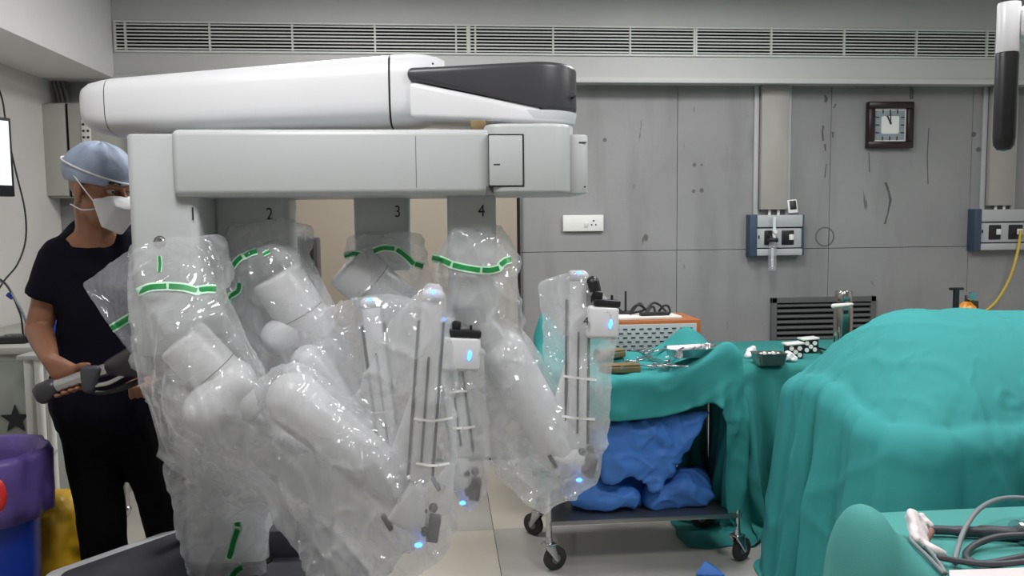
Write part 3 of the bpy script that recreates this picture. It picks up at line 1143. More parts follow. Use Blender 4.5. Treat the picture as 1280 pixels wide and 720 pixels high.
MB().cyl(c + Vector((0.008, -0.02, 0)), c + Vector((0.0, 0.02, 0)), 0.004, seg=8).build('screw_hole', 'mark_black', robot)

# ---- lower boom with its rotating head
B0, B1 = 2.20, 2.56
a, b = P(212, 161, B0), P(615, 243, B0)
lb = MB().box2((a.x, B0, b.z), (b.x, B1, a.z), 0.018, 4).build('lower_boom', 'robot_white_shaded', robot)
x = P(520, 200, B0).x
MB().box2((x - 0.0006, B0 - 0.0006, b.z + 0.02), (x + 0.0006, B0 + 0.001, a.z - 0.02)).build('seam', 'vent_grey', lb)
ha, hb = P(606, 154, B0 - 0.012), P(716, 241.5, B0 - 0.012)
hd = MB().prism(rrect((ha.x + hb.x) / 2, (B0 + B1) / 2 - 0.006, (hb.x - ha.x) / 2, (B1 - B0) / 2 + 0.006, 0.05, 8), hb.z, ha.z, 0.010, 3).build('boom_head', 'robot_white_shaded', robot)
e = P(736, 168, B0 + 0.03)
MB().prism(rrect((hb.x + e.x) / 2 - 0.02, (B0 + B1) / 2, (e.x - hb.x) / 2 + 0.02, (B1 - B0) / 2 - 0.03, 0.02, 6), P(730, 242, B0 + 0.03).z, e.z, 0.006, 2).build('boom_nose', 'robot_white_shaded', robot)
yf = B0 - 0.012
pa, pb = P(610.5, 167.5, yf), P(655.5, 233.5, yf)
MB().box2((pa.x, yf - 0.0008, pb.z), (pb.x, yf + 0.02, pa.z)).build('panel_gap', 'dark_gap', hd)
pn = MB().box2((pa.x + 0.001, yf - 0.004, pb.z + 0.0035), (pb.x - 0.0045, yf + 0.02, pa.z - 0.004), 0.003, 2).build('access_panel', 'robot_white_shaded', hd)
c = P(621, 205.5, yf - 0.004)
MB().box(c, (0.017, 0.002, 0.0026)).build('panel_slot', 'mark_black', hd)
c = P(728.5, 178, B0 + 0.0295)
MB().box(c, (0.022, 0.002, 0.003)).build('nose_slot', 'mark_black', hd)
c = P(731, 233.5, B0 + 0.0295)
MB().cyl(c, c + Vector((0, -0.002, 0)), 0.0025, seg=8).build('nose_screw', 'mark_black', hd)
a, b = P(608, 233, yf), P(617, 243, yf)
MB().box2((a.x, B0 - 0.003, b.z - 0.002), (b.x, B0 + 0.02, a.z)).build('hinge_shadow_gap', 'vent_grey', hd)

# ---- the four setup columns with their numbers
COLS = {}
for num, (x0, x1, yt, yb, Ya, Yb, tx, ty) in {1: (155, 254, 167, 445, 2.225, 2.42, 241, 268), 2: (264, 366, 242, 430, 2.40, 2.55, 337, 268),
                                             3: (441, 513, 242, 338, 2.46, 2.60, 497, 265), 4: (559, 622, 242, 385, 2.28, 2.46, 602, 264)}.items():
    a, b = P(x0, yt, Ya), P(x1, yb, Ya)
    o = MB().prism(rrect((a.x + b.x) / 2, (Ya + Yb) / 2, (b.x - a.x) / 2, (Yb - Ya) / 2, 0.022, 6), b.z, a.z, 0.008, 2).build('setup_column', 'robot_white_shaded', robot)
    COLS[num] = o
    c = P(tx, ty, Ya - 0.0008)
    me = text_mesh(str(num), 0.05, Matrix.Translation(c) @ Matrix.Diagonal((0.8, 1, 1, 1)) @ FACE_CAM)
    link('number_mark', me, o, 'mark_black')
c = P(200, 302, 2.225)
MB().lathe([(0.0, 0.006), (0.009, 0.005), (0.012, 0.002), (0.016, 0.002), (0.016, -0.002)], c, 20, (0, -1, 0)).build('lock_knob', 'steel', COLS[1])


# ---- arms
def V(t_):
    return P(*t_)


def rot_to(d, up=Vector((0, 1, 0))):
    z = d.normalized()
    x_ = up.cross(z)
    x_ = x_.normalized() if x_.length > 1e-4 else z.orthogonal().normalized()
    y_ = z.cross(x_)
    return Matrix((x_, y_, z)).transposed()


ARMS = {}


def cyl_round(mb, A, B, r, e=0.012):
    """a drum with softened rims"""
    d = (B - A)
    L = d.length
    mb.lathe([(0.0, 0), (r - e, 0), (r - e * 0.3, e * 0.3), (r, e), (r, L - e), (r - e * 0.3, L - e * 0.3), (r - e, L), (0, L)], A, 36, d)
    return mb


def arm(num, sh, rs, bulb, rbulb, link2, fore, rf, spar, w, head=None, mount=True, leds=()):
    A, B = V(sh[0]), V(sh[1])
    o = cyl_round(MB(), A, B, rs).build('robotic_arm', 'robot_white', robot, 50)
    ARMS[num] = o
    d = (B - A).normalized()
    c = A + (B - A) * 0.42
    MB().lathe([(rs + 0.0008, 0), (rs + 0.0008, 0.0022)], c, 36, d).build('joint_seam', 'vent_grey', o)
    if bulb:
        MB().hull([(V(bulb[0]), rbulb * 1.12), (V(bulb[1]), rbulb)], 3).build('elbow_housing', 'robot_white', o, 60)
    if link2:
        MB().hull([(V(link2[0]), link2[2]), (V(link2[1]), link2[3])], 3).build('upper_link', 'robot_white', o, 60)
    F0, F1 = V(fore[0]), V(fore[1])
    f = MB().hull([(F0, rf[0]), (F1, rf[1])], 3).build('forearm', 'robot_white', o, 60)
    S0, S1 = V(spar[0]), V(spar[1])
    D = (S1 - S0)
    R = rot_to(D, Vector((0, 1, 0)))
    wm = w * S0.y / 1000
    sp = MB().box((S0 + S1) / 2, (wm, 0.045, D.length), R, 0.007, 2).build('instrument_spar', 'robot_white', o, 40)
    xa = R @ Vector((1, 0, 0))
    ya = R @ Vector((0, 1, 0))
    toward = ya if (ya.y < 0) else -ya
    lk = MB().caps(F1, rf[1] * 0.9, S0 + D * 0.55 - toward * 0.03, 0.04).build('wrist_link', 'robot_white', o, 60)
    for s in (-1, 1):
        q = xa * (s * (wm / 2 + 0.006))
        MB().box((S0 + S1) / 2 + q + toward * 0.008 + D * 0.04, (0.007, 0.012, D.length * 0.86), R, 0.002, 1).build('guide_rail', 'rail_grey', o)
    MB().box((S0 + S1) / 2 + toward * 0.024 + D * 0.1, (0.006, 0.004, D.length * 0.6), R, 0.001, 1).build('screw_shaft', 'rail_grey', o)
    # rounded head of the spar with its light
    hc = S0 - D.normalized() * 0.012
    MB().hull([(hc + xa * (s_ * (wm / 2 - 0.014)) + toward * (q_ * 0.010), 0.017) for s_ in (-1, 1) for q_ in (-1, 1)], 3).build('spar_cap', 'robot_white', o, 60)
    MB().sph(hc + toward * 0.020 - D.normalized() * 0.010, (0.009, 0.007, 0.005), 2, R).build('indicator_light', 'led_blue', o)
    if head:
        hp = V(head[0])
        sx = 1 if hp.x > S0.x else -1
        cb = MB().box(hp, (head[1] * hp.y / 1000, 0.06, head[2] * hp.y / 1000), Matrix.Rotation(math.radians(3), 3, 'Y'), 0.012, 3).build('carriage', 'robot_white', o, 60)
        tp = hp + Vector((0, -0.005, head[2] * hp.y / 2000))
        MB().box(tp + Vector((0.012, 0, 0.008)), (head[1] * hp.y / 1000 * 0.85, 0.05, 0.020), Matrix.Rotation(math.radians(5), 3, 'Y'), 0.004).build('clamp_bar', 'black_plastic', o)
        MB().box(tp + Vector((-0.012, 0, 0.028)), (0.026, 0.028, 0.03), Matrix.Rotation(math.radians(8), 3, 'Y'), 0.006).build('clamp_latch', 'black_plastic', o)
        MB().cyl(tp + Vector((0.03, 0, 0.012)), tp + Vector((0.03, 0, 0.03)), 0.004, seg=8).build('clamp_pin', 'black_plastic', o)
        lp = hp + Vector((head[1] * hp.y / 1000 * 0.22, -0.031, -0.004))
        MB().sph(lp, (0.0055, 0.004, 0.015), 2, Matrix.Rotation(math.radians(8), 3, 'Y')).build('indicator_light', 'led_blue', o)
    if mount:
        mp = V(spar[2])
        MB().hull([(S1, 0.02), (mp + Vector((-0.03, 0, 0.02)), 0.015), (mp + Vector((-0.028, 0, -0.012)), 0.010), (mp + Vector((-0.105, 0.0, 0.03)), 0.010)], 2).build('cannula_arm', 'robot_white', o, 60)
        m2 = MB().box(mp, (0.030, 0.042, 0.062), Matrix.Rotation(math.radians(10), 3, 'Y'), 0.004)
        m2.box(mp + Vector((-0.02, 0, -0.004)), (0.02, 0.03, 0.024), None, 0.003)
        m2.build('cannula_mount', 'black_plastic', o)
        for q in ((-0.026, 0, 0.046), (0.0, 0, 0.052)):
            MB().sph(mp + Vector(q), (0.012, 0.012, 0.013), 2).build('mount_lever', 'rail_grey', o)
        MB().box(mp + Vector((-0.115, 0, 0.02)), (0.012, 0.02, 0.045), Matrix.Rotation(math.radians(-28), 3, 'Y'), 0.003).build('mount_latch', 'black_plastic', o)
        MB().sph(mp + Vector((-0.038, -0.02, -0.034)), (0.010, 0.007, 0.006), 2).build('indicator_light', 'led_blue', o)
    return o


arm(1, ((226, 423, 2.18), (318, 517, 2.22)), 0.070, ((290, 478, 2.19), (257, 512, 2.14)), 0.058, ((290, 525, 2.24), (405, 610, 2.24), 0.06, 0.062),
    ((368, 500, 2.11), (500, 610, 2.05)), (0.073, 0.062), ((541, 376, 1.97), (525, 600, 1.97), (542, 660, 1.96)), 25)
arm(2, ((344, 343, 2.36), (416, 455, 2.40)), 0.075, ((388, 405, 2.38), (350, 421, 2.35)), 0.054, None,
    ((388, 455, 2.32), (470, 570, 2.30)), (0.058, 0.055), ((464, 384, 2.27), (488, 570, 2.25)), 22, mount=False)
arm(3, ((434, 330, 2.45), (500, 388, 2.48)), 0.078, None, 0, None,
    ((500, 392, 2.50), (550, 500, 2.46)), (0.07, 0.06), ((556, 408, 2.32), (578, 570, 2.32), (594, 611, 2.30)), 24, head=((576, 441, 2.27), 48, 44))
arm(4, ((596, 350, 2.40), (590, 400, 2.40)), 0.07, None, 0, ((580, 378, 2.38), (634, 450, 2.38), 0.035, 0.05),
    ((628, 442, 2.40), (700, 565, 2.40)), (0.075, 0.07), ((722, 350, 2.36), (720, 560, 2.36), (738, 583, 2.34)), 24, head=((752, 402, 2.32), 40, 42))
# second clip of the arm 3 instrument and the arm number on the carriage
c = P(571, 408, 2.40)
MB().box(c, (0.07, 0.04, 0.022), Matrix.Rotation(math.radians(4), 3, 'Y'), 0.004).build('clamp_bar', 'black_plastic', ARMS[3])
MB().box(c + Vector((-0.03, 0, 0.016)), (0.02, 0.03, 0.03), Matrix.Rotation(math.radians(-14), 3, 'Y'), 0.005).build('clamp_latch', 'black_plastic', ARMS[3])
c = P(732.5, 402, 2.285)
link('number_mark', text_mesh('4', 0.035, Matrix.Translation(c) @ FACE_CAM), ARMS[4], 'mark_black')
c = P(741, 372, 2.33)
MB().hull([(c + Vector((0, 0, 0.045)), 0.02), (c + Vector((0.008, 0, -0.03)), 0.028)], 2).build('instrument_grip', 'black_plastic', ARMS[4])

# ---- helm the person pushes
HB0, HB1 = P(60, 486, 2.60), P(146, 457, 2.60)
helm = MB().cyl(HB0, HB1, 0.0215, seg=24).build('push_handle', 'steel', robot)
d = (HB1 - HB0).normalized()
MB().hull([(HB0 - d * 0.02, 0.027), (HB0 + d * 0.012, 0.030), (HB0 - d * 0.014 + Vector((0, 0, -0.02)), 0.024)], 2).build('end_cap', 'robot_dark', helm)
MB().hull([(HB1 - d * 0.01, 0.03), (P(176, 440, 2.56), 0.034), (P(178, 464, 2.58), 0.022)], 2).build('handle_bracket', 'robot_dark', helm)
MB().hull([(P(108, 464, 2.58), 0.018), (P(120, 463, 2.58), 0.016), (P(111, 484, 2.57), 0.020)], 2).build('handle_clamp', 'base_dark', helm)
MB().tube([P(112, 488, 2.58), P(130, 490, 2.59), P(155, 484, 2.60), P(180, 474, 2.62)], 0.010).build('brake_lever', 'black_plastic', helm)
MB().tube([P(118, 482, 2.575), P(140, 477, 2.58), P(178, 455, 2.6)], 0.008).build('lower_rail', 'steel', helm)
MB().hull([(P(178, 450, 2.55), 0.04), (P(240, 440, 2.62), 0.05), (P(240, 470, 2.62), 0.05)], 2).build('handle_post', 'robot_white_shaded', helm)


# ================================================================== clear plastic drapes over the arms
def SP(lst):
    return [(P(px, py, Y), r + 0.004) for px, py, Y, r in lst]


def wrinkle(co, n, amp=1.0, seed=0.0):
    q = Vector((co.x + seed, co.y, co.z * 0.6))
    a = noise.noise(q * 3.5) * 0.010
    w_ = nvec(q * 3.0) * 0.30
    r = 1 - abs(noise.noise((q + w_) * 7.0)) * 2.0
    r2 = 1 - abs(noise.noise((q - w_) * 15.0 + Vector((3, 7, 1)))) * 2.0
    r, r2 = max(r, 0.0) ** 4, max(r2, 0.0) ** 3
    amp *= 1.0 + 0.8 * min(1.0, max(0.0, (1.32 - co.z) / 0.25))
    return amp * (a + 0.0075 * (r - 0.3) + 0.0035 * (r2 - 0.3))


def drape(num, hulls, lbl, seed, m='film', voxel=0.0066, amp=1.0, inner=None):
    mb = MB()
    for h in hulls:
        mb.hull(SP(h), 2)
    me = remeshed(mb, 'arm_drape', voxel, 6)
    displace(me, lambda co, n: wrinkle(co, n, amp, seed))
    o = link('arm_drape', me, None, m)
    if inner:
        # the film lies doubled, loosely crumpled inside
        mb = MB()
        for h in inner:
            mb.hull([(c_, max(r_ - 0.014, 0.004)) for c_, r_ in SP(h)], 2)
        mi = remeshed(mb, 'film_layer', 0.0085, 5)
        displace(mi, lambda co, n: -0.008 + wrinkle(co, n, 1.6, seed + 11.0))
        link('film_layer', mi, o, m)
    tag(o, lbl, 'plastic drape', 'clear drapes on the robot arms')
    return o, tree_of(me)


def ribbon(pts, wpx, tr, off, breaks=None, px_step=3.0):
    """a strip lying on a drape; pts are (px, py) places seen on it"""
    dense = []
    P2 = [Vector((a_, b_)) for a_, b_ in pts]
    n = len(P2)
    for i in range(n - 1):
        q0, q1, q2, q3 = P2[max(i - 1, 0)], P2[i], P2[i + 1], P2[min(i + 2, n - 1)]
        m_ = max(2, int((q2 - q1).length / px_step))
        for k in range(m_):
            u = k / m_
            dense.append(0.5 * ((2 * q1) + (q2 - q0) * u + (2 * q0 - 5 * q1 + 4 * q2 - q3) * u * u + (3 * q1 - q0 - 3 * q2 + q3) * u ** 3))
    dense.append(P2[-1])
    rows = []
    last = None
    for i, q in enumerate(dense):
        tg = (dense[min(i + 1, len(dense) - 1)] - dense[max(i - 1, 0)]).normalized()
        nn = Vector((-tg.y, tg.x))
        row = []
        for s in (-0.5, 0.0, 0.5):
            e_ = q + nn * (wpx * s)
            dr_ = ray(e_.x, e_.y).normalized()
            hit = tr.ray_cast(CAM_P, dr_)
            if hit[0] is None:
                dist = last if last else 2.2
            else:
                dist = hit[3]
                last = dist
            row.append(CAM_P + dr_ * (dist - off))
        rows.append(row)
    return rows


def strip_mesh(rows, name, m, parent):
    # smooth the depth along the strip, then give it a real (thin) section
    ds = np.array([[(p - CAM_P).length for p in row] for row in rows])
    med = np.median(ds)
    ds = np.clip(ds, med - 0.06, med + 0.06)
    for _ in range(2):
        ds[1:-1] = (ds[:-2] + 2 * ds[1:-1] + ds[2:]) / 4
    rings = []
    for row, dd in zip(rows, ds):
        u = [(p - CAM_P).normalized() for p in row]
        fr = [CAM_P + v_ * float(d_) for v_, d_ in zip(u, dd)]
        bk = [CAM_P + v_ * float(d_ + 0.0008) for v_, d_ in zip(u, dd)]
        rings.append(fr + bk[::-1])
    return MB().loft(rings).build(name, m, parent, 60)


def tape(o, tr, segs, w=10.0):
    """green marker tape: pale backing with green fields, one list of points per field"""
    allp = [p for s in segs for p in s]
    strip_mesh(ribbon(allp, w, tr, 0.005), 'tape_backing', 'tape_edge', o)
    for s in segs:
        strip_mesh(ribbon(s, w * 0.58, tr, 0.0065), 'green_tape', 'tape_green', o)


d1, t1 = drape(1, [
    [(172, 312, 2.26, .02), (250, 306, 2.2, .02), (278, 300, 2.3, .015), (172, 372, 2.2, .02), (284, 345, 2.28, .02), (268, 372, 2.12, .02), (190, 372, 2.12, .02), (230, 345, 2.48, .03)],
    [(174, 368, 2.2, .02), (272, 365, 2.12, .02), (182, 480, 2.15, .02), (330, 500, 2.2, .02), (300, 470, 2.04, .02), (230, 520, 2.0, .02), (215, 410, 2.04, .02), (270, 400, 2.04, .02), (240, 420, 2.46, .03)],
    [(182, 478, 2.15, .015), (300, 480, 2.02, .02), (206, 572, 2.18, .012), (240, 600, 2.25, .012), (340, 600, 2.2, .02), (235, 520, 2.0, .02), (400, 560, 2.06, .02), (420, 640, 2.12, .02), (300, 600, 2.4, .02)],
    [(208, 572, 2.25, .01), (240, 600, 2.42, .01), (246, 735, 2.50, .012), (330, 735, 2.50, .012), (330, 640, 2.36, .015), (300, 590, 2.3, .02), (245, 620, 2.52, .01)],
    [(365, 497, 2.06, .08), (500, 600, 2.0, .075), (560, 650, 1.96, .02), (400, 715, 2.05, .02), (350, 640, 2.12, .02), (470, 735, 2.0, .03), (548, 690, 1.96, .02), (330, 560, 2.16, .03)],
    [(541, 372, 1.96, .032), (530, 600, 1.96, .05), (545, 670, 1.95, .03), (560, 600, 1.97, .015), (505, 470, 2.0, .02), (566, 450, 1.99, .008)],
    [(541, 372, 1.96, .028), (505, 400, 2.02, .02), (500, 560, 2.03, .03), (440, 540, 2.1, .03), (530, 560, 1.97, .03)],
], 'clear drape on arm 1 with green tape, trailing down to the robot base', 1.3, inner=[[(430, 560, 2.02, .05), (500, 600, 2.0, .07), (545, 650, 1.98, .03), (400, 700, 2.06, .02), (360, 640, 2.12, .02), (470, 735, 2.02, .03), (350, 580, 2.12, .03)], [(200, 480, 2.14, .02), (300, 520, 2.1, .02), (230, 590, 2.24, .02), (400, 620, 2.14, .02), (320, 640, 2.2, .02)]])
# loose pouch of the same drape, blowing out to the left
d1b, t1b = drape(1, [
    [(107, 356, 2.42, .006), (160, 318, 2.38, .008), (166, 360, 2.30, .02), (172, 446, 2.34, .008), (170, 400, 2.44, .02), (140, 402, 2.40, .01)],
], 'smooth clear plastic pouch sticking out behind the column numbered 1', 4.1, 'film_thin', 0.007, 0.35)
d2, t2_ = drape(2, [
    [(290, 290, 2.38, .015), (360, 280, 2.38, .015), (384, 290, 2.46, .02), (292, 380, 2.36, .02), (376, 330, 2.36, .02), (330, 300, 2.6, .02)],
    [(292, 330, 2.36, .015), (345, 342, 2.33, .085), (376, 315, 2.38, .02), (415, 455, 2.38, .088), (346, 426, 2.33, .05), (300, 470, 2.40, .02), (330, 480, 2.45, .02)],
    [(388, 455, 2.32, .064), (470, 575, 2.3, .062), (415, 440, 2.36, .08), (470, 420, 2.3, .04), (350, 500, 2.38, .02)],
    [(464, 384, 2.27, .034), (415, 398, 2.32, .03), (420, 460, 2.32, .04), (490, 560, 2.26, .04), (500, 470, 2.27, .03), (495, 376, 2.27, .015), (520, 385, 2.24, .015)],
], 'clear drape on arm 2 with its drum joint showing through beside arm 1', 2.7, inner=[[(430, 420, 2.32, .04), (500, 400, 2.28, .03), (490, 560, 2.28, .04), (440, 540, 2.3, .05), (400, 470, 2.34, .04)]])
d3, t3 = drape(3, [
    [(434, 318, 2.44, .012), (520, 300, 2.38, .012), (524, 330, 2.42, .02), (440, 300, 2.46, .012), (450, 370, 2.42, .02), (510, 380, 2.4, .02), (480, 330, 2.66, .02)],
    [(440, 350, 2.46, .02), (528, 335, 2.42, .015), (470, 380, 2.42, .03), (540, 400, 2.38, .02), (550, 500, 2.42, .05), (480, 420, 2.5, .03)],
    [(558, 412, 2.31, .045), (600, 440, 2.26, .018), (592, 460, 2.26, .012), (580, 570, 2.3, .045), (600, 612, 2.29, .018), (588, 628, 2.29, .012), (550, 520, 2.36, .03), (602, 540, 2.3, .012), (540, 420, 2.36, .03)],
], 'clear drape on arm 3 over the glowing carriage with black clamp bars', 5.9)
d4, t4 = drape(4, [
    [(568, 290, 2.28, .008), (548, 318, 2.30, .01), (615, 285, 2.30, .01), (632, 300, 2.34, .012), (645, 330, 2.34, .012), (548, 345, 2.28, .015), (640, 345, 2.28, .015), (596, 320, 2.5, .02)],
    [(548, 335, 2.28, .012), (640, 335, 2.28, .012), (560, 420, 2.30, .02), (650, 412, 2.34, .012), (600, 420, 2.28, .02), (596, 360, 2.5, .02)],
    [(580, 380, 2.34, .05), (632, 442, 2.38, .085), (700, 565, 2.38, .082), (600, 560, 2.38, .02), (570, 440, 2.36, .03)],
    [(605, 520, 2.40, .02), (690, 500, 2.38, .02), (625, 590, 2.38, .02), (652, 618, 2.36, .012), (682, 632, 2.35, .012), (738, 592, 2.34, .022), (720, 540, 2.36, .03), (640, 470, 2.4, .03)],
    [(722, 350, 2.35, .028), (684, 362, 2.40, .025), (690, 420, 2.42, .02), (760, 395, 2.32, .03), (757, 415, 2.32, .02), (742, 560, 2.34, .01), (706, 560, 2.36, .02), (738, 590, 2.34, .02), (700, 470, 2.38, .02)],
], 'clear drape on arm 4 whose spar hangs before the green trolley drape', 8.2, inner=[[(610, 470, 2.38, .04), (690, 510, 2.38, .03), (625, 585, 2.38, .03), (682, 622, 2.36, .02), (730, 590, 2.35, .03), (640, 460, 2.4, .04)], [(690, 370, 2.4, .03), (725, 360, 2.37, .03), (700, 420, 2.4, .03)]])

tape(d1, t1, [[(171, 366), (187, 359), (208, 357.5)], [(211, 357.5), (230, 359), (246, 363.5)], [(249, 362.5), (259, 361), (270, 361)]], 11)
tape(d1b, t1b, [[(139, 411), (155, 401), (171, 392)]], 11)
tape(d1, t1, [[(296, 653), (297.5, 660)], [(297, 662), (291, 680), (285.5, 702)]], 11)
tape(d1, t1, [[(303, 709), (296, 713), (289, 722)]], 11)
tape(d1, t1, [[(199, 320), (200, 330), (199, 340)]], 6)
tape(d2, t2_, [[(290, 334), (296, 326), (302, 321)], [(306, 320), (313, 316), (321, 314)]], 9)
tape(d2, t2_, [[(299, 354), (297, 364), (286, 371), (285, 379)]], 9)
tape(d2, t2_, [[(329, 318), (337, 314)]], 6)
tape(d3, t3, [[(430, 320), (441, 317), (453, 319)]], 8)
tape(d3, t3, [[(467, 314), (479, 310), (493, 311)], [(496, 312), (507, 320), (517, 330)], [(519, 330), (529, 333)]], 9)
tape(d4, t4, [[(540, 322), (552, 325), (563, 330)], [(566, 331), (583, 335), (600, 337.5)], [(603, 337.5), (614, 337.5), (624, 335)], [(626, 331), (632, 326), (639, 324)]], 10)
# welded rings round the spars where the drape is tied
for tr, o, bands in ((t1, d1, [((517, 523), (540, 526), (566, 522)), ((520, 579), (542, 582), (562, 579)), ]), (t3, d3, [((562, 491), (574, 489), (584, 489)), ((566, 535), (580, 535), (594, 533))]),
                     (t4, d4, [((704, 470), (726, 473), (746, 475)), ((702, 520), (724, 523), (744, 524))]), (t2_, d2, [((468, 516), (479, 516), (492, 517))])):
    for bnd in bands:
        strip_mesh(ribbon([tuple(p) for p in bnd], 3, tr, 0.004), 'tie_band', 'white_plastic', o)
# ================================================================== the person pushing the robot
PYD = 2.80


def W(px, py, dY=0.0):
    return P(px, py, PYD + dY)


person = thing('person', (W(130, 500).x, PYD + 0.08, 0.0), 'person in navy scrubs, blue surgical cap and white mask gripping the robot push handle', 'person')
hc = W(126, 238)
toc = (CAM_P - hc)
toc.z = 0
toc.normalize()
rgt = Vector((-toc.y, toc.x, 0))                    # to the right in the picture
fwd = (rgt * 0.66 + toc * 0.75).normalized()
fwd = (fwd + Vector((0, 0, -0.17))).normalized()
side = fwd.cross(Vector((0, 0, 1))).normalized()     # the person's right hand side
upv = side.cross(fwd).normalized()
HM = Matrix((side, fwd, upv)).transposed()           # local (right, forward, up) -> world


HS = 1.10


def HL(x, y, z):
    return hc + HM @ (Vector((x, y, z)) * HS)


skin = MB()
# head
skin.sph(HL(0, -0.012, 0.032), (0.081, 0.103, 0.097), 4, HM)
skin.sph(HL(0, 0.022, -0.045), (0.066, 0.073, 0.077), 3, HM)
skin.hull([(HL(0, 0.074, -0.098), 0.020), (HL(0.045, 0.0, -0.066), 0.020), (HL(-0.045, 0.0, -0.066), 0.020), (HL(0, 0.05, -0.04), 0.04)], 2)
skin.hull([(HL(0, 0.088, 0.010), 0.009), (HL(0, 0.108, -0.030), 0.012)], 2)
skin.hull([(HL(0.012, 0.094, -0.034), 0.009), (HL(-0.012, 0.094, -0.034), 0.009)], 2)
skin.hull([(HL(0.038, 0.074, 0.026), 0.011), (HL(0.008, 0.084, 0.026), 0.010)], 2)
skin.hull([(HL(-0.038, 0.074, 0.026), 0.011), (HL(-0.008, 0.084, 0.026), 0.010)], 2)
for s in (-1, 1):
    skin.sph(HL(s * 0.040, 0.066, -0.024), (0.024, 0.020, 0.022), 2, HM)
    skin.sph(HL(s * 0.077, -0.004, -0.006), (0.010, 0.021, 0.035), 3, HM @ Matrix.Rotation(math.radians(-s * 18), 3, 'Z'))
    skin.sph(HL(s * 0.076, 0.003, -0.030), (0.009, 0.011, 0.012), 2, HM)
for s in (-1, 1):
    skin.hull([(HL(s * 0.018, 0.083, 0.018), 0.0075), (HL(s * 0.044, 0.074, 0.017), 0.0075)], 2)
    skin.hull([(HL(s * 0.018, 0.082, -0.008), 0.006), (HL(s * 0.042, 0.074, -0.007), 0.006)], 2)
skin.hull([(HL(0.018, 0.088, -0.066), 0.008), (HL(-0.018, 0.088, -0.066), 0.008)], 2)
# neck, trunk, legs (under the clothes)
nk = W(122, 294, 0.04)
skin.hull([(HL(0, -0.03, -0.05), 0.058), (nk, 0.066)], 2)
shR, shL = W(74, 322, 0.02), W(182, 326, 0.14)
chest = W(126, 350, 0.09)
hipc = W(128, 488, 0.10)
skin.hull([(shR, 0.055), (shL, 0.055), (nk, 0.055), (chest, 0.10), (chest + Vector((0, 0, -0.12)), 0.105)], 2)
skin.hull([(chest, 0.10), (hipc + Vector((-0.05, 0, 0)), 0.095), (hipc + Vector((0.05, 0, 0)), 0.095)], 2)
hipR, hipL = W(110, 505, 0.08), W(164, 505, 0.12)


def fl(px, Y, z):
    q = P(px, 400, Y)
    return Vector((q.x, Y, z))


knR, knL = fl(112, PYD + 0.06, 0.48), fl(192, PYD + 0.12, 0.49)
anR, anL = fl(122, PYD + 0.10, 0.09), fl(212, PYD + 0.22, 0.09)
for h, k, a_ in ((hipR, knR, anR), (hipL, knL, anL)):
    skin.caps(h, 0.082, k, 0.056)
    skin.caps(k, 0.056, a_, 0.038)
    skin.hull([(a_, 0.036), (a_ + fwd * 0.14 + Vector((0, 0, -0.055)), 0.028), (a_ - fwd * 0.03 + Vector((0, 0, -0.05)), 0.034)], 2)
# arm in view: shoulder, elbow, wrist, hand closed on the bar
elR = W(48, 412, 0.03)
bar = HB1 - HB0
bd = bar.normalized()
grip = HB0 + bd * 0.050
n1 = (toc - bd * toc.dot(bd)).normalized()
n2 = bd.cross(n1)
n2 = n2 if n2.z > 0 else -n2
wrR = grip - bd * 0.030 - n1 * 0.050 + n2 * 0.078
skin.caps(shR, 0.054, elR, 0.043)
skin.caps(elR, 0.043, elR.lerp(wrR, 0.35), 0.041)
skin.caps(elR.lerp(wrR, 0.35), 0.041, wrR, 0.027)


def gp(along, ang, rho):
    a_ = math.radians(ang)
    return grip + bd * along + (n1 * math.cos(a_) + n2 * math.sin(a_)) * rho


skin.hull([(wrR, 0.025), (gp(-0.030, 140, 0.044), 0.013), (gp(0.036, 140, 0.044), 0.013), (gp(-0.032, 185, 0.038), 0.011), (gp(0.040, 185, 0.038), 0.011)], 2)
for k, (al, ln) in enumerate(((0.042, 0.94), (0.020, 1.0), (-0.003, 0.96), (-0.026, 0.84))):
    prev = gp(al, 190, 0.036)
    pr = 0.0105
    for j, an in enumerate((225, 262, 262 + 50 * ln)):
        cur = gp(al - 0.001 * j, an, 0.033 - 0.001 * j)
        r_ = 0.0095 - 0.0008 * j
        skin.caps(prev, pr, cur, r_)
        prev, pr = cur, r_
th0, th1, th2 = gp(0.040, 140, 0.044), gp(0.066, 115, 0.036), gp(0.092, 92, 0.031)
skin.caps(th0, 0.013, th1, 0.0115)
skin.caps(th1, 0.0115, th2, 0.0095)
# the other arm reaches the far handle behind the column
elL, wrL = W(216, 415, 0.14), W(190, 468, 0.0)
skin.caps(shL, 0.052, elL, 0.042)
skin.caps(elL, 0.042, wrL, 0.027)
haL = wrL + Vector((-0.02, -0.05, -0.015))
skin.hull([(wrL, 0.025), (haL, 0.02), (haL + rgt * 0.04, 0.018)], 2)
for k in range(4):
    b0 = haL + rgt * (0.042 - 0.019 * k) + Vector((0, -0.015, 0.0))
    skin.caps(b0, 0.010, b0 + Vector((0, -0.030, -0.012)), 0.0095)
    skin.caps(b0 + Vector((0, -0.030, -0.012)), 0.0095, b0 + Vector((0, -0.028, -0.042)), 0.0085)
skin.caps(haL - rgt * 0.02, 0.012, haL - rgt * 0.045 + Vector((0, -0.03, -0.01)), 0.010)
me = remeshed(skin, 'body', 0.0052, 3, 0.5)
body = link('body', me, person, 'skin')
for s in (-1, 1):
    c = HL(s * 0.031, 0.0775, 0.006)
    e_ = MB().sph(c - fwd * 0.004, 0.0120, 3).build('eye', 'eye_white_shaded', body, 180)
    MB().sph(c + fwd * 0.0030, 0.0066, 2).build('iris', 'iris', body, 180)
    MB().tube([HL(s * 0.016, 0.094, 0.030), HL(s * 0.030, 0.091, 0.036), HL(s * 0.046, 0.080, 0.032)], 0.0042, 6, 4).build('eyebrow', 'iris', body, 180)


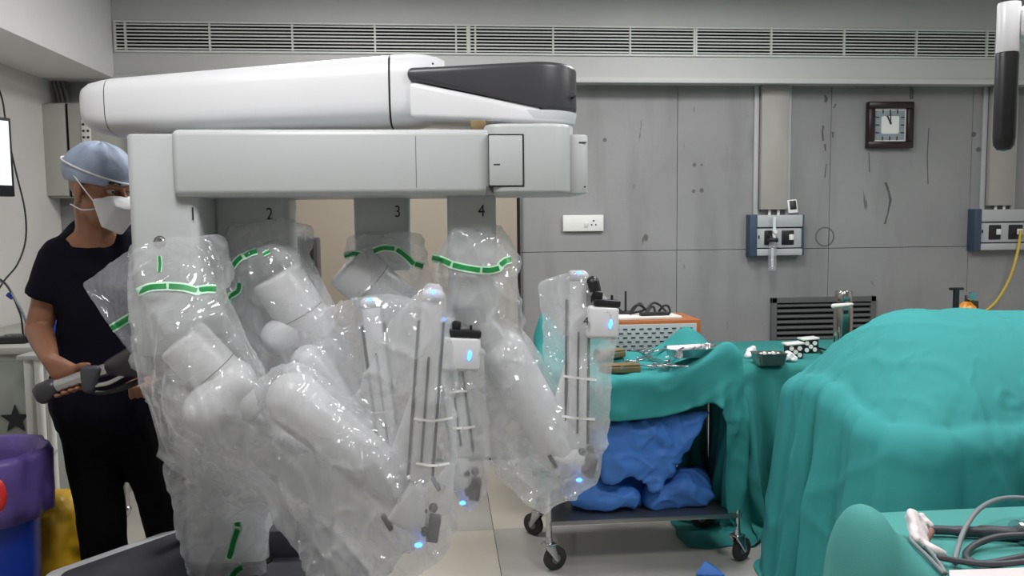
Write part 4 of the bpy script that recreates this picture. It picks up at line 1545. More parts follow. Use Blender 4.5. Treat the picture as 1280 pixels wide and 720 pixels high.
def folds(amp, sc, sd):
    def f(co, n):
        q = Vector((co.x * 1.3, co.y * 1.3, co.z * 0.8)) * sc + Vector((sd, 0, sd))
        q += nvec(q * 0.6) * 0.5
        return amp * (abs(noise.noise(q)) * 1.6 - 0.3 + 0.5 * noise.noise(q * 2.2))
    return f


# scrub top
sh = MB()
sh.hull([(W(101, 291, 0.07), 0.046), (W(152, 291, 0.12), 0.046), (shR + Vector((0.0, 0.03, 0.0)), 0.06), (shL + Vector((0, 0.02, 0)), 0.06), (chest + Vector((0, 0.04, 0)), 0.10)], 2)
sh.hull([(W(99, 296, 0.03), 0.034), (shR, 0.068), (W(112, 345, 0.0), 0.05)], 2)
sh.hull([(W(154, 296, 0.06), 0.034), (shL, 0.068), (W(150, 345, 0.03), 0.05)], 2)
sh.hull([(shR + Vector((0.0, 0, -0.005)), 0.072), (shL, 0.072), (nk + Vector((0, 0.01, -0.075)), 0.074), (chest, 0.128), (chest + Vector((0, 0, -0.14)), 0.132)], 2)
sh.hull([(chest + Vector((0, 0, -0.06)), 0.130), (hipc + Vector((-0.045, 0, 0.02)), 0.128), (hipc + Vector((0.06, 0, 0.02)), 0.125), (hipc + Vector((-0.045, 0, -0.06)), 0.130), (hipc + Vector((0.07, 0, -0.06)), 0.125)], 2)
cuR = shR.lerp(elR, 0.56)
dS = (cuR - shR).normalized()
sh.hull([(shR + Vector((0.02, 0, 0)), 0.074), (shR.lerp(elR, 0.3), 0.070)], 2)
sh.cyl(shR.lerp(elR, 0.1), cuR, 0.068, 0.074, 28)
sh.hull([(shL, 0.072), (shL.lerp(elL, 0.5), 0.072)], 2)
me = remeshed(sh, 'scrub_top', 0.008, 12)
displace(me, folds(0.006, 6.0, 2.0))
link('scrub_top', me, person, 'shirt_navy')
# trousers
tr_ = MB()
tr_.hull([(hipR + Vector((0, 0, 0.05)), 0.108), (hipL + Vector((0, 0, 0.05)), 0.108), (hipR + Vector((0, 0, -0.06)), 0.108), (hipL + Vector((0, 0, -0.06)), 0.108)], 2)
for h, k, a_ in ((hipR, knR, anR), (hipL, knL, anL)):
    tr_.caps(h, 0.104, k, 0.080)
    tr_.cyl(a_ + Vector((0, 0, -0.01)), k, 0.074, 0.080, 28)
me = remeshed(tr_, 'scrub_trousers', 0.010, 5)
displace(me, folds(0.007, 5.0, 7.0))
link('scrub_trousers', me, person, 'trouser_black')
for a_ in (anR, anL):
    MB().hull([(a_ + Vector((0, 0, -0.02)), 0.05), (a_ + fwd * 0.17 + Vector((0, 0, -0.055)), 0.036), (a_ - fwd * 0.05 + Vector((0, 0, -0.05)), 0.04)], 3).build('shoe', 'black_plastic', person, 60)
# cap: gathered dome with a rolled band and ties
t_ = bmesh.new()
bmesh.ops.create_uvsphere(t_, u_segments=48, v_segments=32, radius=1.0)
bmesh.ops.delete(t_, geom=[v for v in t_.verts if v.co.z < -0.42], context='VERTS')
for v in t_.verts:
    k = 1 + 0.018 * math.sin(9 * math.atan2(v.co.y, v.co.x)) * (0.4 + max(v.co.z, 0)) + 0.03 * noise.noise(v.co * 3.2)
    if v.co.z < 0:
        k *= 1.0 + 0.05 * v.co.z
    loc = Vector((v.co.x * 0.090 * k, v.co.y * 0.112 * k, v.co.z * 0.090 * k))
    v.co = HL(loc.x, loc.y - 0.014 + 0.0, loc.z + 0.055)
bmesh.ops.solidify(t_, geom=list(t_.faces), thickness=0.002)
mb = MB()
mb._add(t_)
capo = mb.build('surgical_cap', 'cap_blue', person, 180)
pts = []
for k in range(27):
    a_ = 2 * math.pi * k / 26
    pts.append(HL(0.0925 * math.cos(a_), 0.114 * math.sin(a_) - 0.014, 0.058 + 0.026 * math.cos(a_ * 1.0 + 1.2)))
MB().tube(pts, 0.0035, 6, 3).build('cap_tie', 'mask_white', capo, 180)
# duckbill mask with straps
mk = MB()
mk.hull([(HL(0, 0.150, -0.036), 0.006), (HL(0.045, 0.118, -0.036), 0.006), (HL(-0.045, 0.118, -0.036), 0.006), (HL(0.066, 0.052, -0.024), 0.005), (HL(-0.066, 0.052, -0.024), 0.005),
         (HL(0, 0.112, -0.012), 0.006), (HL(0.038, 0.088, -0.010), 0.006), (HL(-0.038, 0.088, -0.010), 0.006)], 2)
mk.hull([(HL(0, 0.144, -0.040), 0.006), (HL(0.045, 0.114, -0.040), 0.006), (HL(-0.045, 0.114, -0.040), 0.006), (HL(0.066, 0.052, -0.028), 0.005), (HL(-0.066, 0.052, -0.028), 0.005),
         (HL(0, 0.092, -0.112), 0.010), (HL(0.04, 0.066, -0.096), 0.008), (HL(-0.04, 0.066, -0.096), 0.008)], 2)
me = remeshed(mk, 'face_mask', 0.0032, 2)
mko = link('face_mask', me, person, 'mask_white')
MB().tube([HL(0.046, 0.120, -0.037), HL(0, 0.155, -0.037), HL(-0.046, 0.120, -0.037)], 0.0028, 6, 4).build('mask_fold', 'mask_white', mko, 180)
for s in (-1, 1):
    MB().tube([HL(s * 0.068, 0.050, -0.026), HL(s * 0.084, 0.020, 0.012), HL(s * 0.088, -0.030, 0.055)], 0.0022, 6, 5).build('mask_strap', 'mask_white', mko, 180)
    MB().tube([HL(s * 0.062, 0.050, -0.050), HL(s * 0.072, 0.012, -0.058), HL(s * 0.060, -0.050, -0.050)], 0.0022, 6, 5).build('mask_strap', 'mask_white', mko, 180)

# ================================================================== things at the left side
# blue bin with a purple liner
bc = P(-22, 640, 2.72)
bc = Vector((bc.x, bc.y, 0))
bt = P(-22, 572, 2.72).z
t = thing('waste_bin', bc, 'round blue plastic waste bin standing beside the robot base', 'bin')
MB().lathe([(0.145, 0.0), (0.15, 0.01), (0.170, bt - 0.06), (0.178, bt - 0.055), (0.178, bt - 0.035), (0.170, bt - 0.035), (0.166, bt - 0.05), (0.14, 0.02)], bc, 40).build('shell', 'bin_blue', t)
c = P(3, 622, 2.36)
MB().sph(Vector((c.x - 0.02, c.y + 0.02, c.z)), (0.022, 0.012, 0.05), 2).build('red_tag', 'red_plastic', t)


def wob(a, z):
    return 0.030 * math.sin(7 * a + 9 * z) + 0.022 * math.sin(13 * a - 14 * z) + 0.02 * noise.noise(Vector((2 * math.cos(a), 2 * math.sin(a), z * 7)))


mb = MB().lathe([(0.135, bt - 0.25), (0.146, bt - 0.12), (0.156, bt - 0.03), (0.182, bt + 0.020), (0.198, bt + 0.026), (0.208, bt + 0.0), (0.203, bt - 0.07), (0.203, bt - 0.13), (0.204, bt - 0.19)], bc, 90, None, wob)
bmesh.ops.solidify(mb.bm, geom=list(mb.bm.faces), thickness=0.001)
o = mb.build('bin_liner', 'liner_purple', None, 180)
tag(o, 'crumpled purple plastic liner folded over the rim of the blue bin', 'bin liner')
# yellow bag behind it
yc = P(74, 660, 3.0)
z1 = P(74, 610, 3.0).z
mb = MB().hull([(Vector((yc.x - 0.03, yc.y, 0.10)), 0.10), (Vector((yc.x + 0.05, yc.y, 0.10)), 0.10), (Vector((yc.x, yc.y, z1 - 0.10)), 0.095)], 3)
mb.hull([(Vector((yc.x - 0.03, yc.y, z1 - 0.06)), 0.05), (Vector((yc.x - 0.045, yc.y - 0.01, z1)), 0.02)], 2)
me = remeshed(mb, 'yellow_waste_bag', 0.010, 3)
displace(me, lambda co, n: 0.02 * abs(noise.noise(co * 9)) - 0.006 + 0.006 * noise.noise(co * 22))
for v in me.vertices:
    v.co.z = max(v.co.z, 0.004)
o = link('yellow_waste_bag', me, None, 'bag_yellow')
tag(o, 'crumpled yellow waste bag on the floor between bin and person', 'waste bag')

# grey bench along the left wall
by0, by1 = 3.45, 4.35
tz = P(30, 434, by0).z
bx = P(57, 440, by0).x
t = thing('side_bench', ((LX + bx) / 2, (by0 + by1) / 2, 0), 'grey green bench cabinet with pale top against the left wall', 'bench')
MB().box2((LX + 0.02, by0 + 0.02, 0.08), (bx - 0.02, by1, tz - 0.03), 0.004).build('body', 'bench_green', t)
MB().box2((LX + 0.02, by0, tz - 0.03), (bx + 0.01, by1, tz), 0.004).build('top', 'cabinet_grey', t)
MB().box2((LX + 0.04, by0 + 0.06, 0.0), (bx - 0.05, by1, 0.08)).build('plinth', 'dark_gap', t)
MB().box2((LX + 0.05, by0 + 0.012, 0.12), (bx - 0.10, by0 + 0.022, tz - 0.06), 0.003).build('door', 'bench_green', t)
c = P(20, 524, by0 + 0.008)
st = []
for k in range(10):
    a_ = math.radians(90 + 36 * k)
    r_ = (0.062, 0.026)[k % 2]
    st.append((r_ * math.cos(a_), r_ * math.sin(a_)))
MB().prism(st, 0, 0.006, 0, 1, Matrix.Translation(c) @ FACE_CAM).build('star_sticker', 'mark_black', t)
# white steel stand beside it
sx = [P(44, 500, 3.38).x, P(57, 500, 3.38).x]
sz = P(50, 447, 3.38).z
t = thing('steel_stand', (sum(sx) / 2, 3.42, 0), 'narrow white tubular steel stand beside the grey bench', 'stand')
for x in sx:
    for y in (3.34, 3.42):
        MB().cyl((x, y, 0), (x, y, sz), 0.016, seg=14).build('leg', 'white_plastic', t)
MB().box2((sx[0] - 0.03, 3.31, sz), (sx[1] + 0.03, 3.44, sz + 0.02), 0.004).build('top', 'cabinet_grey', t)
for z in (0.2, 0.55):
    MB().box2((sx[0] - 0.016, 3.33, z), (sx[1] + 0.016, 3.43, z + 0.015), 0.003).build('shelf', 'cabinet_grey', t)
# blue tray and a dark box on the bench
c = P(70, 410, 3.62)
zz = tz
o = MB().box2((c.x - 0.045, 3.58, zz), (c.x + 0.045, 3.72, zz + 0.085), 0.006)
for v in o.bm.verts:
    if v.co.z > zz + 0.05:
        v.co.x = c.x + (v.co.x - c.x) * 1.18
o = o.build('blue_tray', 'bin_blue')
o.location.x = min(0.0, bx - 0.06 - c.x)
tag(o, 'small blue plastic tray on the bench behind the person', 'tray')
c = P(18, 429, 3.6)
o = thing('control_box', (c.x, 3.6, tz), 'flat black control box lying on the pale bench top', 'control box')
MB().box2((c.x - 0.06, 3.55, tz), (c.x + 0.07, 3.68, tz + 0.03), 0.006).build('case', 'black_plastic', o)
for k in range(3):
    MB().cyl((c.x - 0.03 + 0.03 * k, 3.60, tz + 0.03), (c.x - 0.03 + 0.03 * k, 3.60, tz + 0.037), 0.007, seg=10).build('button', 'cable_grey', o)
# wall screen
e0, e1 = P(11, 148, 3.9), P(17, 246, 3.9)
t = thing('wall_monitor', (LX + 0.1, 3.7, e1.z), 'bright flat monitor with black bezel on the left wall', 'monitor')
Rm = Matrix.Rotation(math.radians(52), 3, 'Z')
hh_ = (e0.z - e1.z) / 2
ex = Rm @ Vector((1, 0, 0))
ctr = Vector((e0.x, e0.y, (e0.z + e1.z) / 2)) - ex * 0.27
MB().box(ctr, (0.54, 0.035, hh_ * 2), Rm, 0.005).build('bezel', 'black_plastic', t)
nf = Rm @ Vector((0, -1, 0))
MB().box(ctr + nf * 0.0185 + Vector((0, 0, 0.018)), (0.515, 0.002, hh_ * 2 - 0.066), Rm).build('screen', 'screen', t)
MB().cyl(ctr - nf * 0.01, Vector((LX, ctr.y + 0.12, ctr.z)), 0.022, seg=12).build('wall_arm', 'vent_grey', t)
# hanging leads
for nm, pts, r_, m_, lb in (
        ('power_cable', [(-6, 100, 3.9), (3, 125, 3.95), (9, 165, 3.95), (20, 215, 3.95), (31, 262, 3.95), (32, 300, 3.95), (22, 330, 3.9), (6, 350, 3.8), (-8, 372, 3.7)], 0.004, 'cable_black', 'thin black cable looping down the left wall past the monitor'),
        ('sensor_cable', [(-6, 352, 3.6), (6, 354, 3.6), (18, 372, 3.55), (30, 395, 3.55), (36, 418, 3.6), (38, 434, 3.7)], 0.0055, 'cable_grey', 'grey sensor lead drooping over the bench edge'),
        ('monitor_lead', [(-6, 346, 3.6), (4, 352, 3.58), (14, 366, 3.56), (22, 384, 3.56), (27, 400, 3.58), (30, 436, 3.66)], 0.004, 'rubber', 'dark monitor lead drooping beside the grey sensor lead')):
    o = MB().tube([P(*q) for q in pts], r_).build(nm, m_, None, 180)
    tag(o, lb, 'cable')
    if nm == 'sensor_cable':
        c = P(13, 370, 3.57)
        MB().box(c, (0.03, 0.02, 0.018), Matrix.Rotation(math.radians(40), 3, 'Y'), 0.004).build('blue_connector', 'bin_blue', o)
# castor foot of a stand seen between the legs
c = PZ(152, 660, 0.0)
t = thing('floor_castor', (c.x, c.y, 0), 'chromed castor foot of a stand seen between the legs of the person', 'castor')
MB().cyl(c + Vector((-0.012, 0, 0.035)), c + Vector((0.012, 0, 0.035)), 0.035, seg=24).build('wheel', 'cable_grey', t)
MB().hull([(c + Vector((0.0, 0.02, 0.05)), 0.022), (c + Vector((0.02, 0.03, 0.085)), 0.022)], 2).build('fork', 'steel', t)
MB().cyl(c + Vector((0.02, 0.03, 0.09)), c + Vector((0.02, 0.03, 0.75)), 0.014, seg=14).build('stem', 'steel', t)
# ================================================================== instrument trolley
TY0, TY1 = PZ(800, 708, 0).y, PZ(800, 664, 0).y
tx0, tx1 = P(686, 640, TY0).x, P(922, 640, TY0).x
trz = 0.80
shz = P(800, 646, TY0).z
trolley = thing('instrument_trolley', ((tx0 + tx1) / 2, (TY0 + TY1) / 2, 0), 'stainless steel trolley on castors under the green drape beside the robot', 'trolley')


def castor(parent, c, ang, col='rubber'):
    R_ = Matrix.Rotation(ang, 3, 'Z')
    ax = R_ @ Vector((0, 1, 0))
    bk = R_ @ Vector((1, 0, 0)) * 0.028
    wc = Vector((c.x, c.y, 0.052)) + bk
    w_ = MB().lathe([(0.0, -0.013), (0.044, -0.013), (0.052, -0.008), (0.052, 0.008), (0.044, 0.013), (0.0, 0.013)], wc, 32, ax).build('castor_wheel', col, parent)
    MB().cyl(wc - ax * 0.0145, wc + ax * 0.0145, 0.020, seg=20).build('hub', 'steel_dull', w_)
    f = MB()
    for s in (-1, 1):
        f.hull([(wc + ax * (s * 0.019), 0.010), (Vector((c.x, c.y, 0.115)) + ax * (s * 0.019) + bk * 0.5, 0.008), (Vector((c.x, c.y, 0.115)) + ax * (s * 0.019) - bk * 0.7, 0.008)], 2)
    f.box(Vector((c.x, c.y, 0.120)), (0.05, 0.05, 0.010), R_, 0.003)
    f.build('castor_fork', 'steel', parent)
    MB().cyl((c.x, c.y, 0.123), (c.x, c.y, 0.150), 0.017, 0.014, 18).build('castor_collar', 'steel', parent)


for i_, (x, y) in enumerate(((tx0, TY0), (tx1, TY0), (tx0, TY1), (tx1, TY1))):
    MB().cyl((x, y, 0.14), (x, y, trz - 0.03), 0.0125, seg=16).build('leg', 'steel', trolley)
    castor(trolley, Vector((x, y, 0)), (0.35, 0.5, 2.4, 2.8)[i_])
MB().box2((tx0, TY0 - 0.012, shz - 0.02), (tx1, TY1 + 0.012, shz), 0.003).build('lower_shelf', 'steel_dull', trolley)
MB().box2((tx0 + 0.01, TY0 + 0.005, trz - 0.03), (tx1 - 0.01, TY1, trz - 0.008), 0.003).build('tray_top', 'steel_dull', trolley)
zc = {k: P(*v) for k, v in {'rf': (907, 431, TY0), 'rb': (848, 411, TY1), 'lb': (683, 391, TY1)}.items()}


def sdf_trolley(p):
    d = sd_box(p, ((tx0 + tx1) / 2, (TY0 + TY1) / 2, trz - 0.09), ((tx1 - tx0) / 2 + 0.012, (TY1 - TY0) / 2 + 0.014, 0.10), 0.012)
    # bundles of kit on the tray hold the cloth up
    return d


pc = cloth(tx0 - 0.30, tx1 + 0.50, TY0 - 0.20, TY1 + 0.36, trz + 0.03, 0.0165, sdf_trolley, steps=190, iters=14, bend=0.05, seed=3, fric=0.45, ruffle=lambda gx, gy: (np.where(gy < TY0, 1.10, 1.02), np.where(gx > tx1, 1.15, 1.02)))
nn_ = grid_normals(pc)
gxx = np.linspace(tx0 - 0.30, tx1 + 0.50, pc.shape[0])[:, None] + 0 * pc[..., 0]
gyy = np.linspace(TY0 - 0.20, TY1 + 0.36, pc.shape[1])[None, :] + 0 * pc[..., 0]
amp_ = 0.026 * np.clip((trz - 0.01 - pc[..., 2]) / 0.25, 0, 1)
out_ = np.stack([np.where(gxx > tx1, 1.0, 0.0), np.where(gyy < TY0, -1.0, 0.0), np.zeros_like(gxx)], -1)
phi_ = np.where(gxx > tx1, 34 * (gyy - TY0), 15 * (gxx - tx0) + 10 * (gyy - TY0))
pc = pc + out_ * (amp_ * (pleat(phi_, 6.0) + 0.45))[..., None]
inside = (pc[..., 2] > trz - 0.012)
pc[..., 2] += inside * (0.020 * creases(pc, 3.0, 6.0, 3))
pc[..., 1] -= (~inside & (gyy < TY0)) * 0.012 * creases(pc, 8.0, 6.0, 3, (1, 1, 2))
# the cloth is propped up over what stands at the corners and along the back
for (x, y, dz, rr) in ((tx1 - 0.03, TY0 + 0.0, zc['rf'].z - trz, 0.17), (tx1 - 0.12, TY1 - 0.02, 0.17, 0.13), (tx0 + 0.03, TY1, zc['lb'].z - trz, 0.11), (tx0 + 0.3, TY1, 0.12, 0.13), (tx0, TY0 + 0.1, 0.08, 0.12)):
    d_ = np.sqrt((pc[..., 0] - x) ** 2 + (pc[..., 1] - y) ** 2)
    pc[..., 2] += dz * np.exp(-(d_ / rr) ** 1.5)
me = cloth_mesh(pc, 'trolley_drape')
td = link('trolley_drape', me, None, 'cloth_green')
tag(td, 'green cloth drape spread over the instrument trolley', 'cloth drape')
tt = tree_of(me)


def laid(name, build, px, py, Yd, ang, lbl, cat, group=None, lift=0.0):
    pass


# ---- instruments on the trolley drape
def scissors_mesh(L=0.15):
    mb = MB()
    for s in (-1, 1):
        mb.hull([(Vector((-L * 0.5, s * 0.001, 0.004)), 0.0018), (Vector((L * 0.05, -s * 0.004, 0.004)), 0.0042), (Vector((0, 0, 0.004)), 0.003)], 1)
        mb.hull([(Vector((0.0, 0, 0.004)), 0.0036), (Vector((L * 0.38, s * 0.016, 0.004)), 0.003)], 1)
        pts = [Vector((L * 0.45 + 0.016 * math.cos(a_), s * 0.024 + 0.012 * math.sin(a_), 0.004)) for a_ in [2 * math.pi * k / 10 for k in range(11)]]
        mb.tube(pts, 0.0028, 6, 2)
    mb.cyl((0, 0, 0), (0, 0, 0.009), 0.005, seg=10)
    return mb.mesh('forceps', 60)


sm_ = scissors_mesh()
sm_.materials.append(MATS['steel'])
k = 0
for (px, py) in ((806, 444), (818, 452), (826, 441), (836, 456), (812, 462), (846, 447), (800, 456), (838, 464)):
    # each instrument lies where the line of sight meets the drape
    hit = tt.ray_cast(CAM_P, ray(px, py).normalized())
    if hit[0] is None:
        continue
    o = bpy.data.objects.new('forceps', sm_)
    COL.objects.link(o)
    n_ = hit[1] if hit[1].z > 0 else -hit[1]
    o.matrix_world = Matrix.Translation(hit[0] + Vector((0, 0, 0.006 + 0.002 * k))) @ Vector((n_.x * 0.3, n_.y * 0.3, 1)).to_track_quat('Z', 'X').to_matrix().to_4x4() @ Matrix.Rotation(0.5 + 1.1 * k, 4, 'Z')
    tag(o, 'small steel ring-handled forceps lying in the heap on the trolley drape', 'forceps', 'forceps heaped on the trolley')
    k += 1


def on_cloth(tree, px, py, dz=0.0):
    hit = tree.ray_cast(CAM_P, ray(px, py).normalized())
    return hit[0] + Vector((0, 0, dz)) if hit[0] is not None else P(px, py, (TY0 + TY1) / 2)


c = on_cloth(tt, 868, 447)
c.z = max(c.z, trz + 0.01)
t = thing('steel_tray', c, 'oblong polished steel instrument tray on the trolley drape near its raised corner', 'tray')
R_ = Matrix.Rotation(0.2, 3, 'Z')
o = MB()
o.prism(rrect(0, 0, 0.11, 0.055, 0.03), 0.0, 0.004)
bmx = o.bm
pr = rrect(0, 0, 0.112, 0.057, 0.03)
po = rrect(0, 0, 0.124, 0.069, 0.036)
o.loft([[Vector((x, y, 0.002)) for x, y in pr], [Vector((x, y, 0.036)) for x, y in po], [Vector((x * 1.03, y * 1.03, 0.038)) for x, y in po], [Vector((x * 1.0, y * 1.0, 0.034)) for x, y in po]], False)
bmesh.ops.transform(o.bm, matrix=Matrix.Translation(c + Vector((0, 0, 0.01))) @ R_.to_4x4(), verts=o.bm.verts)
o.build('pan', 'steel', t)
for k in range(4):
    q = c + R_ @ Vector((-0.07 + 0.045 * k, 0.01 * (-1) ** k, 0.03))
    MB().cyl(q - Vector((0.03, 0.03, 0)), q + Vector((0.03, 0.03, 0.012)), 0.004, seg=8).build('instrument_rod', 'steel', t)
for (px, py, lx_, an, lb) in ((775, 466, 0.17, 0.05, 'long brown instrument case in the front of the trolley drape'), (762, 448, 0.14, 0.5, 'short brown instrument case behind the long one on the trolley')):
    c = on_cloth(tt, px, py, 0.018)
    c.z = max(c.z, trz + 0.028)
    t = thing('instrument_case', c - Vector((0, 0, 0.018)), lb, 'case')
    R_ = Matrix.Rotation(an, 3, 'Z')
    MB().box(c, (lx_, 0.07, 0.03), R_, 0.008, 3).build('case_body', 'case_brown', t)
    MB().box(c + Vector((0, 0, 0.018)), (lx_ * 0.97, 0.066, 0.008), R_, 0.003).build('lid', 'case_brown', t)
    MB().box(c + R_ @ Vector((0, -0.036, 0.01)), (0.02, 0.006, 0.012), R_, 0.002).build('catch', 'steel', t)

# ---- blue wrapped packs on the lower shelf
def pack(name, spheres, lbl, sd, amp=0.02, vox=0.009, m='wrap_blue', cat='wrapped pack', group='blue wrapped packs'):
    mb = MB()
    for h in spheres:
        mb.hull(h, 2)
    me = remeshed(mb, name, vox, 3)

    def f(co, n):
        q = Vector((co.x, co.y, co.z * 1.6)) * 5.5 + Vector((sd, sd, 0))
        q += nvec(q * 0.7) * 0.5
        return amp * (0.35 - abs(noise.noise(q)) * 1.5 + 0.35 * noise.noise(q * 2.5) + 0.5 * max(0.0, 1 - 2.5 * abs(noise.noise(q * 1.7 + Vector((2, 2, 2))))) ** 3)
    displace(me, f)
    for v in me.vertices:
        v.co.z = max(v.co.z, shz + 0.002)
    o = link(name, me, None, m)
    return tag(o, lbl, cat, group)


YM = TY0 + 0.16
s0 = shz + 0.03


def bl(px, py, Y, r):
    return (P(px, py, Y), r)


pack('blue_pack', [[bl(722, 620, TY0 + 0.10, .05), bl(790, 625, TY0 + 0.08, .045), bl(725, 600, TY0 + 0.3, .05), bl(795, 605, TY0 + 0.3, .05), bl(730, 605, TY0 + 0.12, .05)]], 'flat blue wrapped pack on the left end of the trolley shelf', 1.0)
pack('blue_pack', [[bl(818, 622, TY0 + 0.10, .05), bl(876, 618, TY0 + 0.10, .05), bl(830, 600, TY0 + 0.3, .05), bl(874, 598, TY0 + 0.3, .05), bl(850, 608, TY0 + 0.08, .05)]], 'rounded blue wrapped pack on the right end of the trolley shelf', 4.0)
pack('blue_wrap_sheet', [[bl(748, 535, TY0 + 0.05, .03), bl(868, 520, TY0 + 0.05, .02), bl(850, 560, TY0 + 0.06, .02), bl(760, 590, TY0 + 0.05, .03), bl(830, 590, TY0 + 0.07, .03), bl(780, 530, TY0 + 0.3, .03), bl(850, 530, TY0 + 0.3, .03)],
                         [bl(800, 590, TY0 + 0.04, .03), bl(820, 610, TY0 + 0.03, .02), bl(770, 575, TY0 + 0.05, .03), bl(840, 575, TY0 + 0.06, .02)],
                         [bl(868, 517, TY0 + 0.04, .012), bl(885, 515, TY0 + 0.04, .008), bl(858, 560, TY0 + 0.05, .012), bl(850, 530, TY0 + 0.07, .02)]], 'large crumpled blue sheet bundled between the drape and the packs', 9.0, 0.028)

# ================================================================== second table with its cloth
QZ = 0.78
qa, qb = PZ(1000, 424, QZ), PZ(985, 455, QZ)
QY0, QY1 = qb.y, qa.y
QX0, QX1 = P(921, 440, QY0).x, P(921, 440, QY0).x + 1.15
t = thing('back_table', ((QX0 + QX1) / 2, (QY0 + QY1) / 2, 0), 'steel castor table hidden under a green cloth before the louvred vent', 'table')
MB().box2((QX0 + 0.025, QY0 + 0.025, QZ - 0.04), (QX1 - 0.025, QY1 - 0.025, QZ - 0.014), 0.004).build('top', 'steel_dull', t)
for x in (QX0 + 0.04, QX1 - 0.04):
    for y in (QY0 + 0.04, QY1 - 0.04):
        MB().cyl((x, y, 0.14), (x, y, QZ - 0.03), 0.014, seg=14).build('leg', 'steel', t)
        castor(t, Vector((x, y, 0)), 0.3 if y < QY0 + 0.1 else 2.0)


def sdf_table(p):
    return sd_box(p, ((QX0 + QX1) / 2, (QY0 + QY1) / 2, QZ - 0.44), ((QX1 - QX0) / 2, (QY1 - QY0) / 2, 0.434), 0.012)


def sdf_table_cut(p):
    return sd_box(p, ((QX0 + QX1) / 2, (QY0 + QY1) / 2, QZ - 0.046), ((QX1 - QX0) / 2, (QY1 - QY0) / 2, 0.04), 0.012)


pc = cloth(QX0 - 0.54, QX1 + 0.3, QY0 - 0.60, QY1 + 0.06, QZ + 0.02, 0.0225, sdf_table, steps=190, iters=14, bend=0.05, seed=5, fric=0.7, jitter=0.008, ruffle=lambda gx, gy: (np.where(gy < QY0, 1.16, 1.0), np.where(gx < QX0, 1.2, 1.0)))
nn_ = grid_normals(pc)
gxx = np.linspace(QX0 - 0.54, QX1 + 0.3, pc.shape[0])[:, None] + 0 * pc[..., 0]
gyy = np.linspace(QY0 - 0.60, QY1 + 0.06, pc.shape[1])[None, :] + 0 * pc[..., 0]
out_ = np.stack([np.where(gxx < QX0, -1.0, 0.0) * np.where(gyy < QY0, 0.7, 1.0), np.where(gyy < QY0, -1.0, 0.0), np.zeros_like(gxx)], -1)
amp_ = 0.030 * np.clip((QZ - 0.03 - pc[..., 2]) / 0.5, 0, 1)
phi_ = np.where(gyy < QY0, np.where(gxx < QX0, 30 * np.arctan2(QY0 - gyy, QX0 - gxx), 30 * 1.57 + 26 * (gxx - QX0)), -26 * (gyy - QY0))
pc = pc + out_ * (amp_ * (pleat(phi_, 2.0) + 0.4))[..., None]
me = cloth_mesh(pc, 'table_cloth')
tc_ = link('table_cloth', me, None, 'cloth_green_deep')
tag(tc_, 'green cloth hanging over the back table that carries the steel flask', 'table cloth')
qt = tree_of(me)


def on_table(px, py, dz=0.0):
    c_ = PZ(px, py, QZ + 0.006)
    return Vector((c_.x, c_.y, rain(qt, c_.x, c_.y) + 0.001 + dz))


# flask
c = on_table(1053, 441)
t = thing('steel_flask', c, 'tall stainless steel vacuum flask standing on the green back table', 'flask')
fs = c.y / 1000
r_ = 12.0 * fs
hB, hC = 0.262, 0.072
MB().lathe([(0.0, 0), (r_ * 0.96, 0), (r_, 0.006), (r_, hB - 0.02), (r_ * 0.93, hB)], c, 36).build('body', 'flask', t)
MB().lathe([(r_ * 0.86, hB), (r_ * 0.86, hB + 0.014)], c, 36).build('neck', 'black_plastic', t)
MB().lathe([(r_ * 0.90, hB + 0.014), (r_ * 0.93, hB + 0.02), (r_ * 0.90, hB + hC - 0.012), (r_ * 0.78, hB + hC), (0, hB + hC)], c, 36).build('cup', 'flask', t)
MB().hull([(c + Vector((-r_ - 0.012, -0.012, hB - 0.008)), 0.013), (c + Vector((-0.004, -r_ - 0.004, hB + 0.002)), 0.010), (c + Vector((r_ * 0.4, -r_ - 0.002, hB + 0.004)), 0.008)], 2).build('tied_tag', 'paper', t)
MB().box(c + Vector((-0.012, -r_ - 0.001, hB - 0.035)), (0.026, 0.008, 0.02), None, 0.003).build('pour_button', 'black_plastic', t)
# steel bowl
c = on_table(961, 453)
t = thing('steel_bowl', c, 'small rectangular steel bowl on the back table', 'bowl')
o = MB()
L_ = lambda hx, hy, z: [Vector((c.x + x, c.y + y, c.z + z)) for x, y in rrect(0, 0, hx, hy, 0.02)]
o.loft([L_(0.066, 0.05, 0.0), L_(0.076, 0.058, 0.055), L_(0.080, 0.062, 0.056), L_(0.074, 0.056, 0.053), L_(0.063, 0.047, 0.006)])
o.build('shell', 'cup_steel', t)
for k in range(5):
    MB().sph(c + Vector((-0.045 + 0.022 * k, -0.01 + 0.012 * (k % 2), 0.05)), (0.013, 0.012, 0.012), 2).build('contents', ('steel', 'paper')[k % 2], t)
# gauze lumps
for (px, py, rr, lb) in ((941, 446, 0.038, 'white crumpled gauze behind the steel bowl'), (986, 451, 0.034, 'white crumpled gauze between the bowl and the instruments')):
    c = on_table(px, py)
    mb = MB().hull([(c + Vector((-0.025, 0, 0.015)), 0.015), (c + Vector((0.03, 0.0, 0.014)), 0.014), (c + Vector((0, 0.01, rr)), 0.022)], 3)
    me = remeshed(mb, 'gauze', 0.005, 1)
    displace(me, lambda co, n: 0.012 * noise.noise(co * 30) + 0.005 * noise.noise(co * 70))
    o = link('gauze', me, None, 'mask_white')
    tag(o, lb, 'gauze')
